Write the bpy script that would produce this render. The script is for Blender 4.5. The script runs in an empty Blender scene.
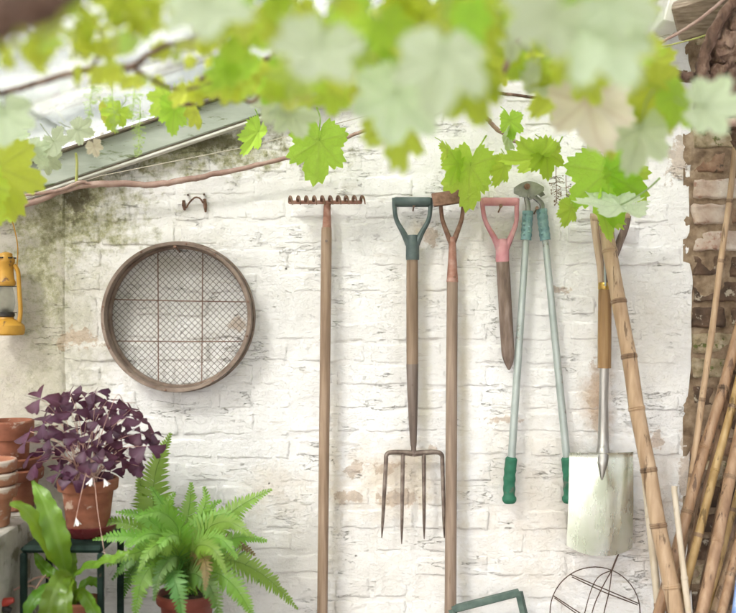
import bpy, math, random
import numpy as np
from mathutils import Vector, Matrix, Euler, noise as mnoise
PI = math.pi
R = math.radians
random.seed(7)

# ------------------------------------------------------------------ camera, sky, sun, exposure
DIST = 2.9                 # camera to the painted wall (m)
FPX = 1000.5               # focal length in photograph pixels (736 wide)
ZC = 1.5                   # camera height
sc = bpy.context.scene
col = sc.collection
cam = bpy.data.cameras.new('camera')
cam.sensor_width = 36.0
cam.lens = 36.0 * FPX / 736.0
cam.clip_start = 0.05
cam.clip_end = 400
cam.dof.use_dof = True
cam.dof.focus_distance = 2.84
cam.dof.aperture_fstop = 1.6
cam_o = bpy.data.objects.new('camera', cam)
col.objects.link(cam_o)
cam_o.location = (0, -DIST, ZC)
cam_o.rotation_euler = (PI / 2, 0, 0)
sc.camera = cam_o

SUN_DIR = Vector((-0.52, -0.80, 0.74)).normalized()      # towards the sun
world = bpy.data.worlds.new('World')
sc.world = world
world.use_nodes = True
wt = world.node_tree
bg = wt.nodes['Background']
sky = wt.nodes.new('ShaderNodeTexSky')
sky.sky_type = 'NISHITA'
sky.sun_disc = False
sky.sun_elevation = math.asin(SUN_DIR.z)
sky.sun_rotation = math.atan2(SUN_DIR.x, SUN_DIR.y)
sky.air_density = 1.0
sky.dust_density = 4.0
hs = wt.nodes.new('ShaderNodeHueSaturation')
hs.inputs['Saturation'].default_value = 0.22            # thin white overcast
wt.links.new(sky.outputs[0], hs.inputs['Color'])
wt.links.new(hs.outputs[0], bg.inputs['Color'])
bg.inputs['Strength'].default_value = 0.115

sun = bpy.data.lights.new('sun', 'SUN')
sun.energy = 1.5
sun.angle = R(10)
sun.color = (1.0, 0.965, 0.925)
sun_o = bpy.data.objects.new('sun', sun)
col.objects.link(sun_o)
sun_o.rotation_euler = (-SUN_DIR).to_track_quat('-Z', 'Y').to_euler()
sun_o.location = (-3, -3, 6)

sc.view_settings.view_transform = 'Standard'
sc.view_settings.look = 'None'
sc.view_settings.gamma = 1.0
sc.view_settings.exposure = 1.80
sc.render.engine = 'CYCLES'
sc.cycles.use_denoising = True
sc.cycles.max_bounces = 6
sc.cycles.diffuse_bounces = 3
sc.cycles.glossy_bounces = 2
sc.cycles.use_adaptive_sampling = True
sc.cycles.adaptive_threshold = 0.08
sc.cycles.adaptive_min_samples = 16
sc.cycles.transparent_max_bounces = 16
sc.cycles.sample_clamp_indirect = 6.0


def P(px, py, y=0.0):
    """photograph pixel at world depth y (wall face is y=0, towards the camera is negative)"""
    d = DIST + y
    return Vector(((px - 368) * d / FPX, y, ZC + (306.5 - py) * d / FPX))


def W(npx, y=0.0):
    return npx * (DIST + y) / FPX


# ------------------------------------------------------------------ mesh helpers
class MB:
    def __init__(self):
        self.v = []
        self.f = []
        self.attr = None

    def add(self, vs, fs):
        o = len(self.v)
        self.v.extend([tuple(q) for q in vs])
        self.f.extend([tuple(i + o for i in f) for f in fs])
        return self

    def box(self, c, s, rot=None):
        c = Vector(c)
        hx, hy, hz = s[0] / 2, s[1] / 2, s[2] / 2
        vs = []
        for z in (-hz, hz):
            for y in (-hy, hy):
                for x in (-hx, hx):
                    q = Vector((x, y, z))
                    if rot is not None:
                        q = rot @ q
                    vs.append(c + q)
        self.add(vs, [(0, 2, 3, 1), (4, 5, 7, 6), (0, 1, 5, 4), (2, 6, 7, 3), (0, 4, 6, 2), (1, 3, 7, 5)])
        return self

    def bbox(self, c, s, b=0.003, rot=None):
        """box with chamfered edges (three stacked rings in the long z direction, chamfered outline)"""
        c = Vector(c)
        hx, hy, hz = s[0] / 2, s[1] / 2, s[2] / 2
        vs = []
        for (z, i) in ((-hz, b), (-hz + b, 0), (hz - b, 0), (hz, b)):
            x, y = hx - i, hy - i
            for (a, e) in ((x - b, -y), (x, -y + b), (x, y - b), (x - b, y), (-x + b, y), (-x, y - b), (-x, -y + b), (-x + b, -y)):
                q = Vector((a, e, z))
                if rot is not None:
                    q = rot @ q
                vs.append(c + q)
        fs = [tuple(range(7, -1, -1)), tuple(range(24, 32))]
        for k in range(3):
            for j in range(8):
                fs.append((k * 8 + j, k * 8 + (j + 1) % 8, k * 8 + 8 + (j + 1) % 8, k * 8 + 8 + j))
        self.add(vs, fs)
        return self

    def tube(self, pts, rad, n=8, caps=True, flat=1.0, up=None, jit=0.0):
        pts = [Vector(p) for p in pts]
        m = len(pts)
        if not hasattr(rad, '__len__'):
            rad = [rad] * m
        t = [(pts[min(i + 1, m - 1)] - pts[max(i - 1, 0)]).normalized() for i in range(m)]
        a = up if up is not None else (Vector((0, 0, 1)) if abs(t[0].z) < 0.9 else Vector((0, 1, 0)))
        u = (a - t[0] * a.dot(t[0])).normalized()
        vs = []
        for i in range(m):
            u = (u - t[i] * u.dot(t[i])).normalized()
            w = t[i].cross(u)
            for k in range(n):
                g = 2 * PI * k / n
                r = rad[i] * (1 + (random.uniform(-jit, jit) if jit else 0))
                vs.append(pts[i] + u * (math.cos(g) * r * flat) + w * (math.sin(g) * r))
        fs = []
        for i in range(m - 1):
            for k in range(n):
                fs.append((i * n + k, i * n + (k + 1) % n, (i + 1) * n + (k + 1) % n, (i + 1) * n + k))
        if caps:
            fs.append(tuple(range(n - 1, -1, -1)))
            fs.append(tuple((m - 1) * n + k for k in range(n)))
        self.add(vs, fs)
        return self

    def lathe(self, prof, c=(0, 0, 0), n=40, axis='Z', tilt=None, close=False):
        """prof: list of (radius, height)"""
        c = Vector(c)
        vs = []
        for (r, h) in prof:
            for k in range(n):
                g = 2 * PI * k / n
                if axis == 'Z':
                    q = Vector((r * math.cos(g), r * math.sin(g), h))
                else:
                    q = Vector((r * math.cos(g), h, r * math.sin(g)))
                if tilt is not None:
                    q = tilt @ q
                vs.append(c + q)
        fs = []
        m = len(prof)
        for i in range(m if close else m - 1):
            i2 = (i + 1) % m
            for k in range(n):
                f = (i * n + k, i * n + (k + 1) % n, i2 * n + (k + 1) % n, i2 * n + k)
                fs.append(f if axis == 'Z' else f[::-1])
        self.add(vs, fs)
        return self

    def prism(self, outline, y0, y1):
        """outline [(x,z)] extruded between y0 (front) and y1"""
        n = len(outline)
        vs = [(x, y0, z) for x, z in outline] + [(x, y1, z) for x, z in outline]
        fs = [tuple(range(n)), tuple(range(2 * n - 1, n - 1, -1))]
        for k in range(n):
            fs.append((k, k + n, (k + 1) % n + n, (k + 1) % n))
        self.add(vs, fs)
        return self

    def mesh(self, name, mat, off=(0, 0, 0), smooth=True, auto=35):
        me = bpy.data.meshes.new(name)
        ox, oy, oz = off
        me.from_pydata([(x - ox, y - oy, z - oz) for x, y, z in self.v], [], self.f)
        if mat:
            me.materials.append(mat)
        if smooth:
            me.polygons.foreach_set('use_smooth', [True] * len(me.polygons))
            me.update()
            if auto is not None:
                me.set_sharp_from_angle(angle=R(auto))
        me.update()
        return me


def spline(pts, k=6):
    """Catmull-Rom through the points"""
    pts = [Vector(p) for p in pts]
    out = []
    m = len(pts)
    for i in range(m - 1):
        p0, p1, p2, p3 = pts[max(i - 1, 0)], pts[i], pts[i + 1], pts[min(i + 2, m - 1)]
        for j in range(k):
            t = j / k
            out.append(0.5 * ((2 * p1) + (p2 - p0) * t + (2 * p0 - 5 * p1 + 4 * p2 - p3) * t * t + (3 * p1 - p0 - 3 * p2 + p3) * t ** 3))
    out.append(pts[-1])
    return out


def lerp(a, b, t):
    return a + (b - a) * t


def interp(vals, n):
    xs = np.linspace(0, 1, len(vals))
    return [float(q) for q in np.interp(np.linspace(0, 1, n), xs, vals)]


def tag(o, label=None, cat=None, group=None, kind=None):
    if label:
        o['label'] = label
    if cat:
        o['category'] = cat
    if group:
        o['group'] = group
    if kind:
        o['kind'] = kind
    return o


def thing(name, loc, label, cat, group=None):
    o = bpy.data.objects.new(name, None)
    o.empty_display_size = 0.05
    o.location = loc
    col.objects.link(o)
    return tag(o, label, cat, group)


def world_off(o):
    v = Vector((0, 0, 0))
    while o is not None:
        v += o.location
        o = o.parent
    return v


def part(name, mb, mat, parent, smooth=True, auto=35, label=None):
    me = mb.mesh(name, mat, world_off(parent), smooth, auto)
    o = bpy.data.objects.new(name, me)
    col.objects.link(o)
    o.parent = parent
    if label:
        o['label'] = label
    return o


def solo(name, mb, mat, label, cat, group=None, smooth=True, auto=35):
    a = np.array(mb.v)
    c = (float((a[:, 0].min() + a[:, 0].max()) / 2), float((a[:, 1].min() + a[:, 1].max()) / 2), float(a[:, 2].min()))
    o = bpy.data.objects.new(name, mb.mesh(name, mat, c, smooth, auto))
    o.location = c
    col.objects.link(o)
    return tag(o, label, cat, group)


def inst(name, me, parent, mat4):
    o = bpy.data.objects.new(name, me)
    col.objects.link(o)
    o.parent = parent
    o.matrix_local = Matrix.Translation(-world_off(parent)) @ mat4
    return o


def structure(name, mb, mat, **kw):
    o = bpy.data.objects.new(name, mb.mesh(name, mat, **kw))
    col.objects.link(o)
    o['kind'] = 'structure'
    return o


# ------------------------------------------------------------------ material helpers
class NT:
    def __init__(self, name):
        self.m = bpy.data.materials.new(name)
        self.m.use_nodes = True
        self.t = self.m.node_tree
        self.b = self.t.nodes['Principled BSDF']
        self.out = self.t.nodes['Material Output']

    def n(self, kind, **kw):
        x = self.t.nodes.new(kind)
        for k, v in kw.items():
            setattr(x, k, v)
        return x

    def l(self, a, b):
        self.t.links.new(a, b)

    def coord(self, which='Object', scale=(1, 1, 1), loc=(0, 0, 0)):
        if which == 'Position':
            src = self.n('ShaderNodeNewGeometry').outputs['Position']
        else:
            src = self.n('ShaderNodeTexCoord').outputs[which]
        mp = self.n('ShaderNodeMapping')
        mp.inputs['Scale'].default_value = scale
        mp.inputs['Location'].default_value = loc
        self.l(src, mp.inputs['Vector'])
        return mp.outputs[0]

    def noise(self, vec, scale=5, detail=6, rough=0.55, dist=0.0):
        x = self.n('ShaderNodeTexNoise')
        x.inputs['Scale'].default_value = scale
        x.inputs['Detail'].default_value = detail
        x.inputs['Roughness'].default_value = rough
        x.inputs['Distortion'].default_value = dist
        self.l(vec, x.inputs['Vector'])
        return x.outputs['Fac']

    def ramp(self, fac, stops):
        x = self.n('ShaderNodeValToRGB')
        e = x.color_ramp.elements
        while len(e) < len(stops):
            e.new(0.5)
        for i, (p, c) in enumerate(stops):
            e[i].position = p
            c = c if hasattr(c, '__len__') else (c, c, c)
            e[i].color = (c[0], c[1], c[2], 1)
        self.l(fac, x.inputs['Fac'])
        return x.outputs['Color']

    def mix(self, fac, a, b, mode='MIX'):
        x = self.n('ShaderNodeMix', data_type='RGBA', blend_type=mode)
        for s, v in ((x.inputs[0], fac), (x.inputs[6], a), (x.inputs[7], b)):
            if hasattr(v, 'is_output'):
                self.l(v, s)
            elif hasattr(v, '__len__'):
                s.default_value = (v[0], v[1], v[2], 1)
            else:
                s.default_value = v
        return x.outputs[2]

    def math(self, op, a, b=None, clamp=False):
        x = self.n('ShaderNodeMath', operation=op)
        x.use_clamp = clamp
        for s, v in ((x.inputs[0], a), (x.inputs[1], b)):
            if v is None:
                continue
            if hasattr(v, 'is_output'):
                self.l(v, s)
            else:
                s.default_value = v
        return x.outputs[0]

    def bump(self, h, strength=0.5, dist=0.002, prev=None):
        x = self.n('ShaderNodeBump')
        x.inputs['Strength'].default_value = strength
        x.inputs['Distance'].default_value = dist
        self.l(h, x.inputs['Height'])
        if prev is not None:
            self.l(prev, x.inputs['Normal'])
        return x.outputs[0]

    def set(self, base=None, rough=None, metal=None, normal=None, spec=None):
        for k, v in (('Base Color', base), ('Roughness', rough), ('Metallic', metal), ('Normal', normal), ('Specular IOR Level', spec)):
            if v is None:
                continue
            s = self.b.inputs[k]
            if hasattr(v, 'is_output'):
                self.l(v, s)
            elif hasattr(v, '__len__'):
                s.default_value = (v[0], v[1], v[2], 1)
            else:
                s.default_value = v
        return self.m


def simple(name, stops, scale=10, stretch=(1, 1, 1), rough=(0.5, 0.8), metal=0.0, bump=0.4, bdist=0.001, bscale=80, detail=7, which='Object', spec=0.4, speck=None):
    g = NT(name)
    v = g.coord(which, stretch)
    c = g.ramp(g.noise(v, scale, detail), stops)
    if speck:                                             # (scale, threshold, colour) patches of wear
        s = g.noise(g.coord(which, stretch, (3.1, 1.7, 5.3)), speck[0], 8, 0.65)
        m = g.ramp(s, [(speck[1], 0.0), (speck[1] + 0.05, 1.0)])
        c = g.mix(m, c, speck[2])
    h = g.noise(g.coord(which, stretch), bscale, 5, 0.6)
    r = g.ramp(g.noise(v, scale * 1.7, 4), [(0.3, rough[0]), (0.7, rough[1])])
    return g.set(c, r, metal, g.bump(h, bump, bdist), spec)


def blob(g, pos, px, py, rx, rz, wob=0.55, nz=None, soft=0.5):
    """irregular patch of wear or painted shadow centred on a wall point"""
    c = P(px, py, 0)
    mp = g.n('ShaderNodeMapping')
    mp.vector_type = 'POINT'
    sx, sz = 345.0 / rx, 345.0 / rz
    mp.inputs['Scale'].default_value = (sx, 0.0, sz)
    mp.inputs['Location'].default_value = (-c.x * sx, 0, -c.z * sz)
    g.l(pos, mp.inputs['Vector'])
    ln = g.n('ShaderNodeVectorMath', operation='LENGTH')
    g.l(mp.outputs[0], ln.inputs[0])
    d = g.math('SUBTRACT', 1.0, ln.outputs['Value'])
    e = g.math('ADD', d, g.math('MULTIPLY', nz, wob * 4))
    return g.math('DIVIDE', e, soft, clamp=True)


def wall_paint(name, base=(0.86, 0.84, 0.84), base2=(0.785, 0.76, 0.75), plaster=False):
    g = NT(name)
    pos = g.n('ShaderNodeNewGeometry').outputs['Position']
    nA = g.noise(pos, 12, 6, 0.65)
    nB = g.noise(pos, 30, 6, 0.66)
    lo = g.noise(pos, 4.5, 6, 0.6)
    sA = g.math('SUBTRACT', nA, 0.5)
    sB = g.math('SUBTRACT', nB, 0.5)
    c = g.ramp(lo, [(0.32, base2), (0.62, base)])
    # grey-yellow weather tint, drifting in long runs
    run = g.noise(g.coord('Position', (7, 1, 1.6)), 1.0, 5, 0.6)
    c = g.mix(g.ramp(run, [(0.52, 0.0), (0.74, 0.35)]), c, (0.62, 0.58, 0.52))
    # horizontal streaks of dirt
    st = g.noise(g.coord('Position', (6, 1, 36)), 1.0, 7, 0.64)
    c = g.mix(g.ramp(st, [(0.60, 0.0), (0.70, 0.45)]), c, (0.52, 0.47, 0.42))
    st2 = g.noise(g.coord('Position', (9, 1, 62), (2, 0, 7)), 1.0, 7, 0.66)
    c = g.mix(g.ramp(st2, [(0.615, 0.0), (0.66, 0.36)]), c, (0.44, 0.37, 0.31))
    # stains; narrow upright tints right of the tool handles are painted shadows
    for (px, py, rx, rz, s, colr) in (
            (392, 480, 62, 52, 0.50, (0.62, 0.46, 0.28)), (275, 490, 40, 34, 0.35, (0.62, 0.47, 0.30)),
            (598, 400, 20, 52, 0.70, (0.40, 0.24, 0.13)), (655, 520, 36, 90, 0.5, (0.50, 0.36, 0.24)),
            (545, 500, 90, 120, 0.42, (0.60, 0.49, 0.37)), (640, 330, 60, 100, 0.3, (0.60, 0.53, 0.38)),
            (418, 232, 14, 18, 0.6, (0.42, 0.29, 0.10)), (165, 262, 46, 16, 0.5, (0.36, 0.33, 0.26)),
            (85, 470, 110, 90, 0.3, (0.52, 0.47, 0.38)), (72, 330, 55, 230, 0.62, (0.50, 0.46, 0.39)), (120, 290, 150, 130, 0.34, (0.56, 0.53, 0.46)), (330, 570, 340, 130, 0.40, (0.60, 0.54, 0.46)), (424, 390, 10, 150, 0.35, (0.56, 0.47, 0.25)),
            (463, 420, 9, 200, 0.45, (0.55, 0.44, 0.22)), (335, 480, 9, 150, 0.35, (0.58, 0.46, 0.26))):
        c = g.mix(g.math('MULTIPLY', blob(g, pos, px, py, rx, rz, 0.5, sA, 0.9), s), c, colr)
    sAB = g.math('ADD', g.math('MULTIPLY', sA, 0.7), g.math('MULTIPLY', sB, 0.9))
    alg = g.ramp(g.noise(pos, 55, 5, 0.7), [(0.36, (0.19, 0.185, 0.085)), (0.52, (0.38, 0.365, 0.22)), (0.66, (0.56, 0.53, 0.42))])
    # algae under the roof timber and towards the corner
    for (px, py, rx, rz, s) in ((75, 205, 80, 60, 0.95), (190, 150, 150, 30, 0.95), (45, 250, 30, 95, 0.75), (60, 330, 60, 210, 0.32)):
        c = g.mix(g.math('MULTIPLY', blob(g, pos, px, py, rx, rz, 0.7, sAB, 0.7), s), c, alg)
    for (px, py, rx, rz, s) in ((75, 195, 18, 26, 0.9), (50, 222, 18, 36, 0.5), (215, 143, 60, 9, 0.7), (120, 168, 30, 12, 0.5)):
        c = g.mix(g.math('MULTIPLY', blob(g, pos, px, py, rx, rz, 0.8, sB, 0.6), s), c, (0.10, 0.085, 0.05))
    # paint scaled off: bare brick shows
    loss = None
    for (px, py, rx, rz) in ((78, 338, 22, 9), (238, 325, 8, 9), (680, 160, 14, 22), (350, 497, 12, 7), (388, 466, 15, 8), (397, 500, 24, 10), (505, 419, 22, 4), (430, 238, 9, 9), (598, 392, 10, 30), (600, 425, 9, 12), (687, 480, 8, 50), (655, 440, 8, 12), (433, 450, 6, 6), (355, 470, 10, 7), (560, 290, 14, 4)):
        b = blob(g, pos, px, py, rx, rz, 1.25, sB, 0.3)
        loss = b if loss is None else g.math('ADD', loss, b, clamp=True)
    sp = g.noise(g.coord('Position', (1, 1, 2.4), (9, 4, 2)), 17, 7, 0.68)
    loss2 = g.ramp(sp, [(0.70, 0.0), (0.72, 1.0)])
    loss = g.math('MAXIMUM', g.math('MULTIPLY', loss, 0.6), g.math('MULTIPLY', loss2, 0.6))
    bc = g.ramp(nB, [(0.35, (0.28, 0.14, 0.085)), (0.5, (0.52, 0.38, 0.27)), (0.62, (0.36, 0.25, 0.17))])
    c = g.mix(loss, c, bc)
    # broken hairline cracks running mostly along the courses
    cn = g.noise(g.coord('Position', (2.6, 1, 15.0), (1.3, 0, 0.4)), 1.5, 7, 0.62, 0.25)
    crack = g.ramp(g.math('ABSOLUTE', g.math('SUBTRACT', cn, 0.5)), [(0.0, 1.0), (0.0045, 0.0)])
    gate = g.ramp(g.noise(pos, 7, 4), [(0.535, 0.0), (0.60, 1.0)])
    crack = g.math('MULTIPLY', crack, gate)
    c = g.mix(g.math('MULTIPLY', crack, 0.55), c, (0.24, 0.18, 0.14))
    # pin holes
    vo = g.n('ShaderNodeTexVoronoi')
    vo.inputs['Scale'].default_value = 15
    g.l(pos, vo.inputs['Vector'])
    hole = g.ramp(vo.outputs['Distance'], [(0.03, 1.0), (0.06, 0.0)])
    hole = g.math('MULTIPLY', hole, g.ramp(lo, [(0.54, 0.0), (0.58, 1.0)]))
    c = g.mix(g.math('MULTIPLY', hole, 0.8), c, (0.10, 0.08, 0.065))
    h2 = g.noise(g.coord('Position', (1, 1, 1.6)), 110, 4, 0.6)
    b = g.bump(nB, 0.75 if not plaster else 0.6, 0.007)
    flake = g.ramp(g.noise(g.coord('Position', (1, 1, 1.7), (5, 0, 3)), 11, 7, 0.7), [(0.47, 0.0), (0.485, 0.5), (0.56, 0.5), (0.57, 1.0)])
    b = g.bump(flake, 0.8, 0.0016, b)
    b = g.bump(h2, 0.6, 0.0022, b)
    b = g.bump(g.math('SUBTRACT', 1.0, g.math('MAXIMUM', crack, hole)), 0.9, 0.004, b)
    return g.set(c, 0.82, 0, b, 0.25)


M = {}
M['paint'] = wall_paint('limewashed_brick')
M['plaster'] = wall_paint('grey_render', (0.58, 0.54, 0.48), (0.42, 0.38, 0.32), True)
M['ledge'] = simple('weathered_whitewash', [(0.3, (0.25, 0.225, 0.185)), (0.6, (0.48, 0.45, 0.40))], 9, (1, 1, 1), (0.7, 0.9), bump=0.9, bdist=0.012, bscale=34, which='Position', speck=(14, 0.57, (0.20, 0.18, 0.13)))
M['brick_red'] = simple('old_red_brick', [(0.3, (0.11, 0.055, 0.032)), (0.5, (0.23, 0.13, 0.08)), (0.7, (0.36, 0.25, 0.17))], 16, which='Position', bump=0.9, bdist=0.006, bscale=55, rough=(0.75, 0.95), speck=(20, 0.56, (0.09, 0.065, 0.045)))
M['brick_pale'] = simple('limed_brick', [(0.3, (0.34, 0.23, 0.17)), (0.5, (0.48, 0.38, 0.31)), (0.7, (0.60, 0.53, 0.46))], 14, which='Position', bump=0.9, bdist=0.006, bscale=55, rough=(0.75, 0.95), speck=(18, 0.58, (0.34, 0.20, 0.15)))
M['brick_dark'] = simple('sooty_brick', [(0.3, (0.04, 0.026, 0.018)), (0.55, (0.11, 0.065, 0.042)), (0.75, (0.22, 0.15, 0.10))], 18, which='Position', bump=0.9, bdist=0.006, bscale=55, rough=(0.75, 0.95), speck=(24, 0.58, (0.42, 0.36, 0.28)))
M['brick_moss'] = simple('mossy_brick', [(0.3, (0.16, 0.13, 0.06)), (0.5, (0.36, 0.28, 0.18)), (0.7, (0.50, 0.42, 0.31))], 30, which='Position', bump=1.0, bdist=0.008, bscale=70, rough=(0.8, 0.95), speck=(30, 0.55, (0.12, 0.13, 0.035)))
M['mortar'] = simple('old_mortar', [(0.3, (0.10, 0.062, 0.036)), (0.5, (0.24, 0.165, 0.105)), (0.7, (0.38, 0.29, 0.205))], 26, which='Position', bump=0.9, bdist=0.005, bscale=90, rough=(0.85, 0.95))
M['ground'] = simple('paving', [(0.3, (0.13, 0.12, 0.105)), (0.7, (0.28, 0.26, 0.23))], 6, which='Position', bump=0.6, bdist=0.004, bscale=30)
M['timber_paint'] = simple('flaking_grey_green_paint', [(0.3, (0.29, 0.32, 0.26)), (0.6, (0.43, 0.46, 0.40))], 6, (1, 1, 4), (0.5, 0.75), which='Position', bump=0.5, bscale=60, speck=(9, 0.58, (0.16, 0.19, 0.10)))
M['white_paint'] = simple('aged_white_gloss', [(0.3, (0.58, 0.56, 0.50)), (0.7, (0.76, 0.74, 0.70))], 12, (1, 1, 1), (0.4, 0.6), speck=(10, 0.62, (0.36, 0.30, 0.22)))
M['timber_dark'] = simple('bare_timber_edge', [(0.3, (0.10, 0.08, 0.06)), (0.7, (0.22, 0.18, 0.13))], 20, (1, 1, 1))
M['old_board'] = simple('weathered_board', [(0.3, (0.13, 0.09, 0.06)), (0.55, (0.25, 0.19, 0.14)), (0.75, (0.36, 0.30, 0.24))], 5, (4, 4, 26), (0.6, 0.85), bump=0.6, bscale=14, bdist=0.003)
M['ash'] = simple('weathered_ash_handle', [(0.25, (0.169, 0.1081, 0.0704)), (0.5, (0.2788, 0.1882, 0.1267)), (0.75, (0.3802, 0.2763, 0.2006))], 3.0, (26, 26, 1.3), (0.5, 0.75), bump=0.5, bscale=8, bdist=0.0012, speck=(1.8, 0.64, (0.169, 0.1001, 0.05632)))
M['ash_grey'] = simple('silvered_handle', [(0.25, (0.1605, 0.1121, 0.08096)), (0.5, (0.2534, 0.1802, 0.1338)), (0.75, (0.3464, 0.2603, 0.2006))], 3.0, (26, 26, 1.3), (0.5, 0.75), bump=0.5, bscale=8, bdist=0.0012, speck=(2.2, 0.62, (0.1605, 0.1041, 0.06688)))
M['fork_ash'] = simple('dirty_ash_shaft', [(0.25, (0.1267, 0.08008, 0.04928)), (0.5, (0.2196, 0.1481, 0.09856)), (0.75, (0.3041, 0.2162, 0.1549))], 3.0, (26, 26, 1.3), (0.5, 0.75), bump=0.5, bscale=8, bdist=0.0012, speck=(2.2, 0.62, (0.08448, 0.05205, 0.03168)))
M['socket_wood'] = simple('dark_strapped_wood', [(0.25, (0.07, 0.05, 0.04)), (0.5, (0.15, 0.11, 0.09)), (0.75, (0.24, 0.19, 0.165))], 3.0, (26, 26, 1.3), (0.45, 0.7), bump=0.5, bscale=8, bdist=0.0012)
M['dibber_wood'] = simple('muddy_wood', [(0.25, (0.0792, 0.0528, 0.0396)), (0.5, (0.176, 0.1232, 0.0968)), (0.75, (0.2904, 0.22, 0.1892))], 4.0, (16, 16, 3.0), (0.6, 0.85), bump=0.6, bscale=10, bdist=0.0015)
M['amber_wood'] = simple('varnished_handle', [(0.25, (0.1672, 0.088, 0.03344)), (0.5, (0.2904, 0.1672, 0.0704)), (0.75, (0.4048, 0.264, 0.132))], 3.0, (22, 22, 1.2), (0.35, 0.55), bump=0.3, bscale=8, bdist=0.0008)
M['pale_wood'] = simple('pale_worn_wood', [(0.25, (0.352, 0.2376, 0.1496)), (0.5, (0.4928, 0.3608, 0.2552)), (0.75, (0.5808, 0.4664, 0.352))], 3.0, (18, 18, 1.6), (0.45, 0.65), bump=0.3, bscale=8, bdist=0.0008)
M['rust'] = simple('rusted_iron', [(0.25, (0.088, 0.044, 0.02816)), (0.5, (0.2024, 0.11, 0.0748)), (0.75, (0.2992, 0.1848, 0.1364))], 60, (1, 1, 1), (0.6, 0.85), 0.25, 0.7, 0.0015, 160)
M['rust_pink'] = simple('red_oxide_iron', [(0.25, (0.1936, 0.0836, 0.0572)), (0.5, (0.3344, 0.1672, 0.1232)), (0.75, (0.44, 0.2816, 0.2376))], 50, (1, 1, 1), (0.55, 0.8), 0.15, 0.6, 0.0012, 160)
M['iron'] = simple('worn_forged_iron', [(0.25, (0.0748, 0.0528, 0.044)), (0.5, (0.176, 0.132, 0.11)), (0.75, (0.2992, 0.2464, 0.2156))], 40, (1, 1, 1), (0.45, 0.7), 0.5, 0.6, 0.001, 140)
M['wire'] = simple('thin_dark_wire', [(0.3, (0.0528, 0.0308, 0.022)), (0.7, (0.1496, 0.0968, 0.0704))], 60, rough=(0.6, 0.8), metal=0.3)
M['sieve_wood'] = simple('bent_ash_hoop', [(0.25, (0.1267, 0.08408, 0.06336)), (0.5, (0.2196, 0.1602, 0.1267)), (0.75, (0.321, 0.2482, 0.2006))], 7, (3, 3, 3), (0.5, 0.75), bump=0.5, bscale=30, bdist=0.001, speck=(9, 0.6, (0.1521, 0.0961, 0.0704)))
M['green_plastic'] = simple('faded_green_plastic', [(0.3, (0.044, 0.06864, 0.06688)), (0.7, (0.1056, 0.132, 0.1285))], 30, rough=(0.4, 0.6), bump=0.15)
M['pink_plastic'] = simple('faded_pink_plastic', [(0.3, (0.46, 0.17, 0.20)), (0.6, (0.60, 0.29, 0.325)), (0.8, (0.68, 0.45, 0.46))], 22, rough=(0.35, 0.6), bump=0.2, speck=(26, 0.64, (0.33, 0.14, 0.13)))
M['teal'] = simple('teal_rubber', [(0.3, (0.1232, 0.2376, 0.2552)), (0.7, (0.2376, 0.352, 0.3608))], 40, rough=(0.45, 0.6), bump=0.3)
M['alu'] = simple('scuffed_white_tube', [(0.3, (0.33, 0.37, 0.35)), (0.7, (0.46, 0.50, 0.48))], 14, rough=(0.3, 0.45), bump=0.15, metal=0.35, speck=(20, 0.62, (0.24, 0.22, 0.19)))
M['grip_green'] = simple('green_rubber_grip', [(0.3, (0.010, 0.085, 0.045)), (0.7, (0.03, 0.17, 0.10))], 30, rough=(0.5, 0.7), bump=0.3, speck=(26, 0.6, (0.09, 0.12, 0.09)))
M['steel_dark'] = simple('dull_steel', [(0.3, (0.16, 0.155, 0.155)), (0.7, (0.36, 0.35, 0.34))], 40, rough=(0.35, 0.5), metal=0.8, bump=0.2)
M['brass'] = simple('brass_ferrule', [(0.3, (0.45, 0.28, 0.07)), (0.7, (0.66, 0.46, 0.15))], 40, rough=(0.25, 0.4), metal=0.9)
M['terracotta'] = simple('terracotta', [(0.25, (0.132, 0.0396, 0.02112)), (0.5, (0.2376, 0.0836, 0.04576)), (0.75, (0.3344, 0.1496, 0.0924))], 11, (1, 1, 1.6), (0.7, 0.9), bump=0.3, bscale=90, speck=(15, 0.58, (0.4048, 0.2904, 0.2288)))
M['terracotta_old'] = simple('limed_terracotta', [(0.25, (0.2464, 0.0836, 0.044)), (0.5, (0.352, 0.154, 0.088)), (0.75, (0.4224, 0.2552, 0.1848))], 9, (1, 1, 2.2), (0.7, 0.9), bump=0.3, bscale=90, speck=(10, 0.57, (0.5456, 0.4576, 0.3872)))
M['maroon'] = simple('maroon_glazed_pot', [(0.3, (0.09, 0.014, 0.018)), (0.7, (0.17, 0.035, 0.035))], 12, rough=(0.2, 0.35), bump=0.1)
M['red_pot'] = simple('brown_red_pot', [(0.3, (0.13, 0.028, 0.018)), (0.7, (0.23, 0.06, 0.04))], 12, rough=(0.45, 0.6), bump=0.15)
M['soil'] = simple('potting_soil', [(0.3, (0.02, 0.013, 0.008)), (0.7, (0.09, 0.06, 0.035))], 80, bump=1.0, bdist=0.01, bscale=90, rough=(0.9, 1.0))
M['green_metal'] = simple('dark_green_enamel', [(0.3, (0.006, 0.014, 0.011)), (0.7, (0.016, 0.034, 0.026))], 30, rough=(0.6, 0.8), spec=0.2, bump=0.3, speck=(16, 0.66, (0.16, 0.10, 0.06)))
M['green_frame'] = simple('chalky_green_metal', [(0.3, (0.05, 0.085, 0.07)), (0.7, (0.13, 0.175, 0.15))], 26, rough=(0.5, 0.7), bump=0.3, speck=(16, 0.64, (0.19, 0.13, 0.08)))
M['lantern'] = simple('ochre_enamel', [(0.3, (0.38, 0.185, 0.018)), (0.7, (0.55, 0.30, 0.045))], 20, rough=(0.35, 0.5), bump=0.2, speck=(26, 0.60, (0.16, 0.075, 0.03)))
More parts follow.
